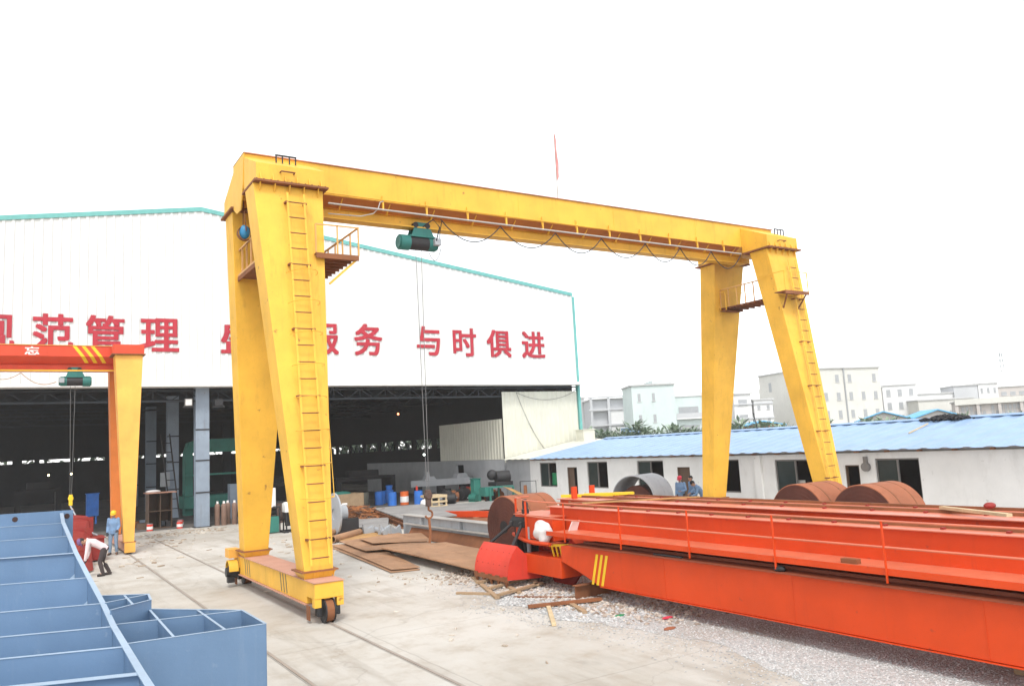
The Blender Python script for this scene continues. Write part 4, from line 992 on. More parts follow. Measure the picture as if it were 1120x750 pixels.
dup(cl, (20.35, 15.75, 0), R(0), 'rusty coil beside the right leg of the yellow gantry')
dup(cl, (20.5, 13.75, 0), R(2), 'rusty coil nearest the wide dark office window')
rg = thing('rolled_shell', 'open dark grey rolled steel shell lying beyond the orange girders', 'shell', (22.9, 26.4, 0), R(21))
obj('shell', MB().ring((-.9, 0, 1.0), (.9, 0, 1.0), 1.0, .965, 64), M['shell_grey'], rg, smooth=True)
obj('inner_coil', MB().cyl((-.55, 0, .80), (.8, 0, .80), .76, n=48), M['coil_end'], rg, smooth=True)

# ------------------------------------------------------------------ grab bucket on its pallet
gb = thing('grab_bucket', 'open clamshell grab bucket with red scoops and a black frame', 'grab bucket', (11.4, 18.4, .09))
gy0, gy1 = 17.25, 18.9
def scoop(s):
    ax_, az = 11.55+s*.10, .25
    arc = [(ax_+s*1.06*math.cos(a), az+1.06*math.sin(a)) for a in [R(46-6.0*i) for i in range(9)]]
    inner = [(ax_+(x-ax_)*.965, az+(z-az)*.965) for x, z in arc]
    sk = MB()
    for a, b, c, d in zip(arc, arc[1:], inner, inner[1:]):
        sk.loft([(a[0], gy0, a[1]), (b[0], gy0, b[1]), (d[0], gy0, d[1]), (c[0], gy0, c[1])], [(a[0], gy1, a[1]), (b[0], gy1, b[1]), (d[0], gy1, d[1]), (c[0], gy1, c[1])])
    sc_ = wo('scoop', sk, M['red'], gb, smooth=True)
    prof = [(ax_-s*.02, az-.10), (ax_+s*.05, az+.12)]+[(x, z) for x, z in arc]
    for y in (gy0, gy1): wo('side_plate', MB().prism(prof, 'y', y-.012, y+.012), M['red'], sc_)
    bo = MB()
    for a in (arc[2], arc[5]):
        for k in range(6): y = gy0+.15+k*.28; bo.ball((a[0], y, a[1]), .014, 6, 4)
    wo('rivets', bo, M['red_dark'], sc_)
    tip = arc[-1]; th = MB()
    for k in range(5):
        y = gy0+.10+k*.37
        th.loft([(tip[0]-s*.02, y-.09, tip[1]+.08), (tip[0]-s*.02, y+.09, tip[1]+.08), (tip[0]+s*.03, y+.09, tip[1]+.08), (tip[0]+s*.03, y-.09, tip[1]+.08)], [(tip[0]-s*.05, y-.025, .02), (tip[0]-s*.05, y+.025, .02), (tip[0]-s*.02, y+.025, .02), (tip[0]-s*.02, y-.025, .02)])
    th.box(min(tip[0]-s*.04, tip[0]+s*.02), max(tip[0]-s*.04, tip[0]+s*.02), gy0, gy1, tip[1]-.05, tip[1]+.05)
    wo('teeth', th, M['rust'], sc_)
    return sc_
scoop(-1); scoop(1)
cx_, cyy_ = 11.55, 18.08
wo('lower_head', MB().box(cx_-.20, cx_+.20, gy0+.15, gy1-.15, .22, .52).cyl((cx_-.10, gy0-.05, .26), (cx_-.10, gy1+.05, .26), .09, n=14).cyl((cx_+.10, gy0-.05, .26), (cx_+.10, gy1+.05, .26), .09, n=14), M['dark_metal'], gb, bevel=.01)
wo('column', MB().box(cx_-.17, cx_+.17, cyy_-.30, cyy_-.24, .5, 1.55).box(cx_-.17, cx_+.17, cyy_+.24, cyy_+.30, .5, 1.55).cyl((cx_, cyy_, .5), (cx_, cyy_, 1.5), .10, n=14), M['black'], gb)
wo('cylinder_rod', MB().cyl((cx_-.20, cyy_-.40, .45), (cx_-.20, cyy_-.40, 1.40), .055, n=14), M['grey_metal'], gb, smooth=True)
wo('upper_head', MB().prism([(cx_-.32, 1.38), (cx_+.32, 1.38), (cx_+.28, 1.56), (cx_+.12, 1.70), (cx_-.12, 1.70), (cx_-.28, 1.56)], 'y', cyy_-.36, cyy_+.36), M['black'], gb, bevel=.02)
for s_2 in (-1, 1):
    for y in (gy0+.28, gy1-.20):
        wo('strut', MB().cyl((cx_+s_2*.27, cyy_+(y-cyy_)*.4, 1.46), (cx_+s_2*.80, y, .96), .042, n=10).cyl((cx_+s_2*.27, cyy_+(y-cyy_)*.4-.06, 1.46), (cx_+s_2*.27, cyy_+(y-cyy_)*.4+.06, 1.46), .075, n=12), M['dark_metal'], gb, smooth=True)
wo('lifting_eye', MB().cyl((cx_, cyy_, 1.69), (cx_, cyy_, 1.82), .10, n=12).tube([(cx_, cyy_-.08, 1.80), (cx_, cyy_-.09, 1.98), (cx_, cyy_-.05, 2.06), (cx_, cyy_+.05, 2.06), (cx_, cyy_+.09, 1.98), (cx_, cyy_+.08, 1.80)], .030, 8), M['dark_metal'], gb, smooth=True)
pl = thing('wood_pallet', 'broken timber pallet on the ground under the grab bucket', 'pallet', (10.9, 17.8, 0))
for k, (a, b) in enumerate((((9.55, 16.35), (10.6, 19.4)), ((10.25, 16.5), (11.0, 19.3)), ((11.1, 17.0), (11.9, 19.2)), ((9.6, 16.4), (11.2, 16.95)), ((9.9, 17.35), (11.5, 17.9)), ((10.1, 18.3), (11.9, 18.75)), ((10.95, 16.8), (12.1, 18.9)))):
    z = .035 if k < 3 else .085
    wo('board', MB().bar((a[0], a[1], z), (b[0], b[1], z), .11, .05), M['wood'], pl)
o = obj('timber_offcut', MB().bar((9.2, 17.7, .03), (9.75, 16.9, .03), .10, .05), M['wood']); tag(o, 'short timber offcut lying left of the pallet', 'timber')
tb = [((9.45, 14.88, .06), (10.98, 14.28, .075), .12, 'rust', 'rust brown steel bar lying on the concrete before the girder'), ((9.92, 14.82, .03), (8.92, 13.15, .03), .09, 'wood_pale', 'pale timber strip pointing out across the concrete'), ((10.42, 14.78, .03), (10.02, 13.62, .03), .11, 'wood', 'brown timber lying under the rusty bar'), ((9.9, 16.2, .03), (11.0, 14.9, .03), .05, 'rust', 'thin rusty rod lying in the rubble')]
for a, b, w, m, l in tb:
    o = obj('loose_bar', MB().bar(a, b, w, w*.5), M[m]); tag(o, l, 'bar')
for (p, m, l, s) in (((10.35, 12.9, .02), 'green_panel', 'small green plastic scrap on the rubble', .12), ((10.85, 12.05, .03), 'red_cap', 'small red plastic scrap at the edge of the gravel', .12), ((10.3, 11.4, .02), 'coil', 'flat brick red scrap on the gravel', .13)):
    o = obj('plastic_scrap', MB().ball(p, s, 8, 5, (1.2, .5, .22)), M[m], smooth=True); tag(o, l, 'scrap')
o = obj('yellow_strap', MB().tube([(9.9, 6.9, .03), (9.95, 6.75, .035), (9.97, 6.6, .03), (10.1, 6.3, .035), (10.05, 6.1, .03)], .016, 5), M['stripe_yellow']); tag(o, 'yellow plastic strap lying on the gravel', 'strap')

# ------------------------------------------------------------------ plates, beams, stacks
def plate(name, pts, z, th, mat, label, warp=.0, cat='plate', group=None):
    mb = MB(); n = 10
    P = [Vector((x, y, 0)) for x, y in pts]; vs = []
    rr = random.Random(len(label)); ph = rr.random()*6
    for top in (0, 1):
        for i in range(n+1):
            for j in range(n+1):
                u, v = i/n, j/n
                p = (P[0]*(1-u)+P[1]*u)*(1-v)+(P[3]*(1-u)+P[2]*u)*v
                vs.append((p.x, p.y, z+top*th+warp*(.5+.5*math.sin(ph+u*4+v*2.2))))
    m_ = (n+1)**2; f = []
    for i in range(n):
        for j in range(n):
            a = i*(n+1)+j; q = (a, a+1, a+n+2, a+n+1); f += [q, tuple(x+m_ for x in reversed(q))]
    for i in range(n):
        for a, b in ((i*(n+1), (i+1)*(n+1)), ((i+1)*(n+1)+n, i*(n+1)+n), (i+1, i), (n*(n+1)+i, n*(n+1)+i+1)):
            f.append((a, b, b+m_, a+m_))
    o = obj(name, mb.add(vs, f), mat); tag(o, label, cat, group); return o
plate('steel_plate', [(10.35, 30.5), (9.40, 22.2), (10.25, 22.0), (11.6, 29.8)], .012, .012, M['rust_sheet'], 'rusty plate lowest in the pile, nearest the yellow leg', .02)
plate('steel_plate', [(10.5, 30.6), (9.5, 22.4), (10.35, 22.2), (11.75, 29.9)], .055, .012, M['rust_sheet'], 'rusty plate lying directly on the lowest plate', .02)
plate('steel_plate', [(11.1, 33.5), (14.2, 36.2), (13.4, 31.2), (11.35, 30.4)], .06, .014, M['rust_yellow'], 'ochre yellow plate at the back behind the pipes', .03)
plate('steel_plate', [(10.9, 30.8), (13.5, 30.9), (12.7, 25.4), (10.4, 26.7)], .14, .018, M['rust_sheet'], 'warm brown plate in the middle of the pile', .05)
plate('steel_plate', [(11.5, 30.2), (13.9, 29.6), (13.0, 26.8), (11.1, 27.8)], .22, .014, M['rust_sheet'], 'smaller brown plate on top of the middle plate', .04)
plate('steel_plate', [(10.75, 26.2), (13.1, 25.9), (12.75, 21.6), (10.5, 18.9)], .20, .04, M['rust_sheet'], 'largest rusty plate with stained top nearest the bucket', .06)
plate('steel_plate', [(14.9, 41.2), (16.2, 38.3), (13.9, 33.0), (12.9, 36.0)], .14, .02, M['grey_sheet'], 'grey plate behind the ochre plate', .08)
# sheet stack in the hall mouth
mb = thing('plate_stack', 'thick stack of dark steel plates topped with a grey sheet', 'plate stack', (18, 38, 0))
for k in range(5):
    q = [(15.1+.1*(k % 2), 34.2-.1*k), (17.6, 33.5), (19.9+.15*(k % 3), 42.4), (17.2-.1*(k % 2), 42.8)]
    wo('plate', MB().loft([(x, y, .02+k*.095) for x, y in q], [(x, y, .075+k*.095) for x, y in q]), M['rust'] if k < 4 else M['grey_sheet'], mb)
    if k < 4: wo('packer', MB().box(16.3, 16.5, 36, 36.2, .076+k*.095, .113+k*.095), M['rust'], mb)
hb_ = thing('steel_beam', 'grey primed steel beam with a rust brown lower side lying by the plates', 'beam', (14, 27, 0))
wo('web', MB().box(14.02, 14.06, 21.5, 31.6, .05, .86), M['grey_metal'], hb_)
wo('top_flange', MB().box(13.88, 14.34, 21.5, 31.6, .862, .885), M['white_pipe'], hb_)
wo('mid_ledge', MB().box(13.82, 14.018, 21.5, 31.2, .52, .56), M['white_pipe'], hb_)
wo('lower_plate', MB().loft([(13.72, 21.5, .03), (13.76, 21.5, .03), (13.98, 21.5, .40), (13.94, 21.5, .40)], [(13.72, 30.6, .03), (13.76, 30.6, .03), (13.98, 30.6, .40), (13.94, 30.6, .40)]), M['rust'], hb_)
wo('bottom_flange', MB().box(13.86, 14.36, 21.5, 31.6, .028, .048), M['rust'], hb_)
wo('gusset', MB().prism([(13.84, .57), (14.015, .57), (14.015, .86), (13.9, .86)], 'y', 29.6, 29.63).prism([(13.84, .57), (14.015, .57), (14.015, .86), (13.9, .86)], 'y', 26.3, 26.33), M['grey_metal'], hb_)
o = obj('clamp_pile', MB().prism([(13.1, .02), (13.7, .02), (13.6, .45), (13.35, .32), (13.15, .5)], 'y', 32.0, 32.2).prism([(12.9, .02), (13.4, .02), (13.3, .40), (13.1, .3), (12.85, .48)], 'y', 33.2, 33.4).prism([(13.3, .02), (13.8, .02), (13.7, .5), (13.5, .35), (13.3, .5)], 'y', 31.2, 31.35).cyl((13.2, 31.6, .2), (13.5, 33.4, .2), .12, n=12), M['grey_metal']); tag(o, 'pile of dark jagged steel offcuts at the end of the grey beam', 'offcuts')
for (a, b, l) in (((10.95, 33.2, .17), (12.5, 35.0, .17), 'pale rusty pipe lying behind the yellow leg, rear of the two'), ((10.9, 31.6, .16), (12.75, 33.4, .16), 'pale rusty pipe lying behind the yellow leg, front of the two')):
    o = obj('steel_pipe', MB().ring(a, b, .15, .12, 20), M['rust_sheet'], smooth=True); tag(o, l, 'pipe')
o = obj('orange_beam', MB().bar((18.5, 36.95, .26), (19.8, 34.3, .26), .30, .28), M['orange']); tag(o, 'low bright orange beam lying before the hall mouth', 'beam')
o = obj('beam_rest', MB().box(18.4, 19.0, 36.2, 36.4, 0, .118).box(19.2, 19.9, 34.7, 34.9, 0, .118), M['wood']); tag(o, 'timber rests under the low orange beam', 'timber')
plate('steel_plate', [(18.0, 38.0), (21.6, 37.5), (20.0, 31.0), (16.6, 31.8)], .03, .03, M['rust'], 'dark rusty plate in front of the low orange beam', .05)
plate('steel_plate', [(21, 45.5), (27.5, 44.5), (24, 38), (20, 40.2)], .03, .05, M['grey_sheet'], 'rusty plate lying near the hall side wall', .06)
# scrap heap
mb = MB()
for i in range(650):
    x = random.gauss(16.3, 1.0); y = random.gauss(44.0, 2.2); h = max(0, .55-((x-16.3)**2/3+(y-44)**2/14)*.25)
    z = random.uniform(0, 1)*h+.02; a = random.random()*3.14; l = random.uniform(.1, .45); b = random.uniform(-.25, .25)
    mb.bar((x-l*math.cos(a), y-l*math.sin(a), max(.02, z-b*l)), (x+l*math.cos(a), y+l*math.sin(a), max(.03, z+b*l)), random.uniform(.03, .12), random.uniform(.01, .04))
o = obj('scrap_heap', mb, M['scrap']); tag(o, 'low heap of rusty orange steel scrap in front of the drums', 'scrap', kind='stuff')

# ------------------------------------------------------------------ drums and gas cylinders, cabinets, machines
def drum(label, loc, mat, rot=0, band=None):
    t = thing('oil_drum', label, 'drum', loc, rot, 'drums in the hall mouth')
    obj('shell', MB().cyl((0, 0, 0), (0, 0, .88), .29, n=28).ring((0, 0, .28), (0, 0, .31), .302, .28, 28).ring((0, 0, .57), (0, 0, .60), .302, .28, 28).ring((0, 0, .86), (0, 0, .90), .305, .27, 28), mat, t, smooth=True)
    if band: obj('band', MB().cyl((0, 0, .18), (0, 0, .56), .2935, n=28), band, t, smooth=True)
    obj('bung', MB().cyl((.18, 0, .881), (.18, 0, .905), .03, n=10), M['dark_metal'], t)
    return t
for x, y, m, l, b in ((20.4, 52.3, 'drum_grey', 'weathered grey oil drum leftmost in the row', None), (21.25, 51.8, 'drum_blue', 'blue drum standing next to the grey drum', None), (21.75, 52.6, 'drum_blue', 'blue drum half hidden behind its neighbours', None), (21.4, 49.9, 'drum_blue', 'scuffed blue drum standing forward of the row', None), (22.6, 53.2, 'drum_blue', 'blue drum at the back with a bucket on its lid', None), (22.15, 49.6, 'drum_orange', 'orange drum with a white band', 'white'), (22.9, 49.0, 'drum_blue', 'blue drum with a red bottle on its lid', None)):
    drum(l, (x, y, 0), M[m], random.random()*3, M[b] if b else None)
o = obj('bottle', MB().cyl((22.8, 49, .905), (22.8, 49, 1.12), .07, n=12).cyl((22.8, 49, 1.12), (22.8, 49, 1.22), .05, .025, 12), M['red']); tag(o, 'small red bottle standing on a blue drum lid', 'bottle')
o = obj('bucket', MB().cyl((22.6, 53.2, .905), (22.6, 53.2, 1.2), .2, .25, 16), M['drum_blue'], smooth=True); tag(o, 'blue bucket standing on the rear drum', 'bucket')
gc = thing('gas_cylinder', 'brown gas cylinder nearest the hall column, first of four', 'gas cylinder', (9.62, 46.95, 0), 0, 'gas cylinders by the column')
obj('body', MB().tube([(0, 0, 0), (0, 0, .02), (0, 0, 1.0), (0, 0, 1.10), (0, 0, 1.17), (0, 0, 1.20)], [.14, .15, .15, .145, .11, .05], 20), M['gas'], gc, smooth=True)
obj('cap', MB().cyl((0, 0, 1.18), (0, 0, 1.32), .07, .06, 12), M['white'], gc, smooth=True)
for x, y, l in ((9.93, 46.75, 'brown gas cylinder with a pale cap, second from the column'), (10.22, 47.15, 'brown gas cylinder set slightly behind the others'), (10.50, 46.75, 'brown gas cylinder farthest from the column')): dup(gc, (x, y, 0), random.random(), l)
cb = thing('shelf_cabinet', 'open brown steel cabinet with clutter on top inside the hall', 'cabinet', (7.1, 49.0, 0))
wo('carcass', MB().box(6.3, 6.34, 48.6, 49.8, 0, 1.95).box(7.5, 7.54, 48.6, 49.8, 0, 1.95).box(6.34, 7.5, 49.76, 49.8, 0, 1.95).box(6.34, 7.5, 48.6, 49.76, .02, .06).box(6.9, 6.94, 48.62, 49.76, .06, 1.9), M['door_brown'], cb)
wo('shelf', MB().box(6.34, 7.5, 48.6, 49.76, .95, .98), M['door_brown'], cb)
wo('top', MB().box(6.2, 7.75, 48.4, 49.9, 1.952, 1.99), M['dust_sheen_top'], cb)
o = obj('paper_heap', MB().ball((6.6, 49.0, 2.05), .28, 10, 6, (1.4, .8, .35)), M['white_bag'], smooth=True); tag(o, 'crumpled white wrapping on the brown cabinet', 'wrapping')
for p, l, m in (((6.25, 47.6, 0), 'red and white paint tin left of the cabinet', 'red'), ((7.75, 47.5, 0), 'red paint tin right of the cabinet', 'red'), ((8.0, 48.8, .0), 'red and white tin under the ladder', 'red')):
    t = thing('paint_tin', l, 'tin', p)
    obj('can', MB().cyl((0, 0, 0), (0, 0, .36), .16, n=18), M[m], t, smooth=True); obj('label_band', MB().cyl((0, 0, .09), (0, 0, .24), .163, n=18), M['white'], t, smooth=True); obj('lid', MB().cyl((0, 0, .361), (0, 0, .38), .15, n=18), M['grey_metal'], t)
ld = MB().bar((8.0, 52, 0), (7.7, 54, 5.4), .07).bar((8.5, 52, 0), (8.2, 54, 5.4), .07)
for k in range(9): q = (k+.5)/9.5; ld.bar((8.0-.3*q, 52+2*q, 5.4*q), (8.5-.3*q, 52+2*q, 5.4*q), .05)
o = obj('ladder', ld, M['dark_metal']); tag(o, 'dark steel ladder leaning inside the hall behind the front column', 'ladder')
def cabinet_machine():
    t = thing('welding_machine', 'green welding set with a pale bent hood beside the yellow leg', 'welding machine', (10.5, 39, 0))
    wo('base_tank', MB().box(10.1, 10.75, 38.7, 39.3, .04, .78), M['green_machine'], t, bevel=.02)
    wo('frame', MB().bar((10.08, 38.68, 0), (10.08, 38.68, 1.2), .05).bar((10.78, 38.68, 0), (10.78, 38.68, 1.2), .05).bar((10.08, 39.3, 0), (10.08, 39.3, 1.2), .05).bar((10.78, 39.3, 0), (10.78, 39.3, 1.2), .05).box(10.05, 10.8, 38.65, 39.33, 1.2, 1.24), M['dark_metal'], t)
    wo('motor', MB().cyl((10.2, 39, 1.0), (10.65, 39, 1.0), .16, n=16), M['dark_metal'], t, smooth=True)
    wo('hood', MB().prism([(10.3, 1.25), (10.66, 1.25), (10.66, 2.12), (10.42, 2.12), (10.36, 1.9), (10.18, 1.85), (10.18, 1.65), (10.3, 1.6)], 'y', 38.9, 39.2), M['white'], t, bevel=.01)
    wo('lip', MB().bar((10.0, 38.6, 1.05), (10.42, 38.6, 1.30), .3, .03), M['white'], t)
    t = thing('control_desk', 'pale control desk on dark legs beside the green welding set', 'desk', (11.2, 38.6, 0))
    wo('desk_box', MB().prism([(38.3, .95), (38.9, .95), (38.9, 1.35), (38.6, 1.42), (38.3, 1.25)], 'x', 10.95, 11.62), M['white'], t, bevel=.01)
    wo('monitor', MB().box(11.35, 11.6, 38.6, 38.95, 1.42, 1.8), M['grey_metal'], t, bevel=.01)
    mb = MB()
    for x in (11.0, 11.57):
        for y in (38.35, 38.85): mb.bar((x, y, .1), (x, y, .95), .06)
    wo('legs', mb, M['dark_metal'], t); wo('skid', MB().box(10.85, 11.75, 38.2, 39.0, 0, .1), M['dark_metal'], t)
    wo('drawer', MB().box(11.05, 11.3, 38.4, 38.8, .3, .95), M['black'], t)
cabinet_machine()
rl = thing('cable_reel', 'large grey steel reel on a triangular stand behind the yellow leg', 'reel', (12.2, 34.6, 0))
wo('drum', MB().ring((11.95, 34.4, .95), (12.02, 34.4, .95), .92, .25, 40).cyl((12.0, 34.4, .95), (12.5, 34.4, .95), .35, n=24), M['grey_metal'], rl, smooth=True)
wo('side_frame', MB().prism([(33.9, .2), (35.1, .2), (34.5, 1.25)], 'x', 12.5, 12.54), M['grey_metal'], rl)
wo('foot', MB().box(12.0, 12.9, 33.85, 34.0, 0, .75).box(12.0, 12.9, 35.0, 35.15, 0, .2).box(11.8, 13.0, 33.8, 35.2, 0, .12), M['dark_metal'], rl)
bx = thing('scrap_bin', 'rusty timber sided bin of scrap under a green cloth', 'bin', (18.5, 50.5, 0))
wo('side', MB().box(17.6, 19.4, 49.9, 49.96, 0, 1.0).box(17.6, 19.4, 51.2, 51.26, 0, 1.0).box(17.6, 17.66, 49.96, 51.2, 0, 1.0).box(19.34, 19.4, 49.96, 51.2, 0, 1.0), M['wood'], bx)
wo('cloth', MB().ball((18.1, 50.5, 1.0), .6, 12, 6, (1.1, .9, .3)), M['green_machine'], bx, smooth=True)
o = obj('elbow_pipe', MB().tube([(17.0, 47.6, .02), (17.0, 47.6, .4), (17.1, 47.6, .5), (17.4, 47.6, .5)], .08, 10).cyl((16.5, 47.6, .0), (16.5, 47.6, .42), .2, n=14), M['white']); tag(o, 'white pot and bent pipe in front of the scrap bin', 'pipe')
pc = thing('pallet_crate', 'small pale yellow wooden crate by the blue drums', 'crate', (22.0, 45.0, 0))
mb = MB()
for z in (.03, .32, .62):
    mb.box(21.5, 22.6, 44.2, 44.25, z, z+.12).box(21.45, 21.5, 44.2, 45.6, z, z+.12)
for x in (21.5, 22.0, 22.5): mb.box(x, x+.1, 44.25, 44.31, 0, .74)
mb.box(21.45, 22.6, 44.2, 45.6, .742, .77)
wo('slats', mb, M['wood_pale'], pc)
o = obj('cement_bag', MB().ball((21.4, 44.9, .28), .36, 14, 8, (.8, .8, .8)), M['white_bag'], smooth=True); tag(o, 'white sack slumped between the drum and the pale crate', 'sack')
# machines along the inner right wall
m1 = thing('flame_cutter', 'long grey machine bed with saddles standing inside the hall', 'machine', (26.4, 52.5, 0))
wo('bed', MB().bar((24.9, 54.2, 1.12), (28.0, 50.8, 1.22), .7, .46), M['plaster_grey'], m1, bevel=.02)
wo('saddle', MB().prism([(25.3, 1.34), (26.3, 1.34), (26.1, 1.62), (25.75, 1.62), (25.7, 1.95), (25.5, 1.95), (25.5, 1.62)], 'y', 53.0, 53.5), M['plaster_grey'], m1)
wo('carriage', MB().prism([(27.0, 1.42), (28.0, 1.42), (27.8, 1.75), (27.1, 1.75)], 'y', 51.2, 51.8), M['plaster_grey'], m1)
for x, y in ((25.2, 53.9), (26.4, 52.6), (27.7, 51.2)): wo('trestle', MB().box(x-.2, x+.2, y-.3, y+.3, 0, .95), M['dark_metal'], m1)
wo('drive_unit', MB().cyl((26.0, 51.6, .45), (26.6, 51.4, .45), .3, n=16), M['dark_metal'], m1, smooth=True)
wo('gearbox', MB().box(27.0, 27.6, 50.4, 50.9, 0, .8), M['red_dark'], m1, bevel=.03)
m2 = thing('pipe_threader', 'green machine with a black motor against the grey hall wall', 'machine', (26.6, 45, 0))
wo('frame', MB().bar((25.9, 44.6, .95), (27.4, 44.2, .95), .1).bar((25.9, 44.6, 0), (25.9, 44.6, .95), .1).bar((27.4, 44.2, 0), (27.4, 44.2, .95), .1).bar((26.9, 45.2, 0), (26.9, 45.2, 1.0), .1).box(25.6, 26.2, 44.7, 45.5, .4, .95), M['green_machine'], m2)
wo('motor', MB().cyl((26.6, 45.0, 1.55), (27.5, 44.8, 1.55), .40, n=20).ball((26.4, 45.1, 1.7), .35, 12, 8).box(26.3, 27.6, 44.5, 45.5, 1.0, 1.25), M['dark_metal'], m2, smooth=True)
wo('chute', MB().loft([(26.2, 43.4, 1.0), (26.9, 43.4, .8), (26.9, 43.5, .8), (26.2, 43.5, 1.0)], [(26.9, 42.2, .3), (27.5, 42.2, .2), (27.5, 42.3, .2), (26.9, 42.3, .3)]), M['rust_yellow'], m2)
m3 = thing('green_post_machine', 'slim green cabinet standing between the machine bed and the motor', 'cabinet', (26.0, 46.8, 0))
wo('post', MB().box(25.75, 26.25, 46.4, 46.9, 0, 1.45).box(25.7, 26.3, 46.35, 46.95, 1.452, 1.5), M['green_machine'], m3, bevel=.02)
m4 = thing('small_trolley', 'dark tubular trolley beside the grey wall', 'trolley', (27.6, 42.6, 0))
wo('frame', MB().tube([(27.2, 43, .1), (27.2, 43, 1.25), (28.0, 42.4, 1.25), (28.0, 42.4, .1)], .035, 6).bar((27.2, 43, .4), (28.0, 42.4, .4), .06), M['dark_metal'], m4)
wo('bottle', MB().cyl((27.5, 42.9, .1), (27.5, 42.9, 1.0), .14, .1, 14), M['rust'], m4, smooth=True)
mp = thing('press_machine', 'big dark green press inside the hall behind the gas cylinders', 'machine', (12, 56, 0))
wo('bridge', MB().prism([(9.8, 4.2), (15.5, 4.2), (15.2, 4.9), (14.5, 5.1), (10.6, 5.1), (10, 4.9)], 'y', 58, 59), M['green_machine'], mp)
wo('column', MB().box(9.8, 10.3, 58, 59, 0, 4.2), M['green_machine'], mp)
wo('column', MB().box(14.9, 15.5, 58, 59, 0, 4.2), M['green_machine'], mp)
wo('table', MB().box(9.6, 15.6, 57.2, 59.4, .5, 1.3).bar((9.7, 57.3, 2.7), (15.4, 57.3, 2.7), .12), M['green_machine'], mp)
wo('cabinet', MB().box(11.3, 12.2, 51.5, 52.1, 0, 2.1), M['column'], mp)
def motor(label, loc, rot, mat, sc, grp=None):
    t = thing('electric_motor', label, 'motor', loc, rot, grp)
    fins = MB().cyl((-.35*sc, 0, .35*sc), (.35*sc, 0, .35*sc), .28*sc, n=20)
    for k in range(6): x = (-.3+.12*k)*sc; fins.ring((x, 0, .35*sc), (x+.03*sc, 0, .35*sc), .32*sc, .27*sc, 20)
    obj('housing', fins, M[mat], t); obj('shaft', MB().cyl((.35*sc, 0, .35*sc), (.6*sc, 0, .35*sc), .06*sc, n=12), M['grey_metal'], t)
    obj('foot', MB().box(-.3*sc, .3*sc, -.3*sc, .3*sc, 0, .08*sc), M[mat], t); obj('terminal_box', MB().box(-.12*sc, .15*sc, -.12*sc, .12*sc, .6*sc, .78*sc), M[mat], t)
rr_ = random.Random(11)
for i in range(14):
    x = rr_.uniform(23.2, 27.6); y = rr_.uniform(45.5, 50.5)
    motor('small electric motor among the clutter by the grey hall wall', (x, y, 0), rr_.random()*3, rr_.choice(('dark_metal', 'dark_metal', 'green_machine', 'rust')), rr_.uniform(.7, 1.3), 'motors by the hall wall')
for i in range(9):
    motor('motor standing among machines behind the yellow crane leg', (rr_.uniform(11.2, 15.5), rr_.uniform(44.5, 49.5), 0), rr_.random()*3, rr_.choice(('dark_metal', 'green_machine', 'rust_dark')), rr_.uniform(.9, 1.6), 'motors behind the crane leg')
for i in range(10):
    x = rr_.uniform(4.8, 8.2); y = rr_.uniform(48.3, 52)
    o = obj('parts_box', MB().box(x, x+.5, y, y+.4, 0, .03).box(x, x+.5, y, y+.03, .03, .35).box(x, x+.5, y+.37, y+.4, .03, .35).box(x, x+.03, y+.03, y+.37, .03, .35).box(x+.47, x+.5, y+.03, y+.37, .03, .35), M[rr_.choice(('door_brown', 'dark_metal', 'rust', 'column'))]); tag(o, 'open parts box on the floor near the brown cabinet', 'box', 'parts boxes near the cabinet')
o = obj('floor_cabinet', MB().box(3.9, 4.6, 58, 58.6, .5, 1.9).box(3.85, 4.65, 57.95, 58.65, 1.902, 1.94).box(4.0, 4.1, 58.1, 58.2, 0, .5).box(4.4, 4.5, 58.1, 58.2, 0, .5), M['drum_blue']); tag(o, 'blue cabinet on legs deep in the dark hall', 'cabinet')
o = obj('wall_box', MB().box(8.0, 8.55, 56.1, 56.4, 2.1, 3.0), M['grey_metal']); tag(o, 'grey electrical box on the second hall column', 'box')
for x, y, w, d, h in ((-4, 62, 5, 2, 1.5), (1.5, 70, 3, 2, 2.2), (17, 64, 4, 1.6, 1.6), (24, 62, 5, 2, 1.7)):
    t = thing('workbench', 'dark machine bench standing deep in the unlit hall', 'bench', (x, y, 0), 0, 'benches in the dark hall')
    obj('top', MB().box(-w/2, w/2, -d/2, d/2, h-.25, h).box(-w/4, w/4, -d/4, d/4, h, h+.5), M['dark_metal'], t); obj('leg', MB().box(-w/2, -w/2+.4, -d/2, d/2, 0, h-.252), M['dark_metal'], t); obj('leg', MB().box(w/2-.4, w/2, -d/2, d/2, 0, h-.252), M['dark_metal'], t)

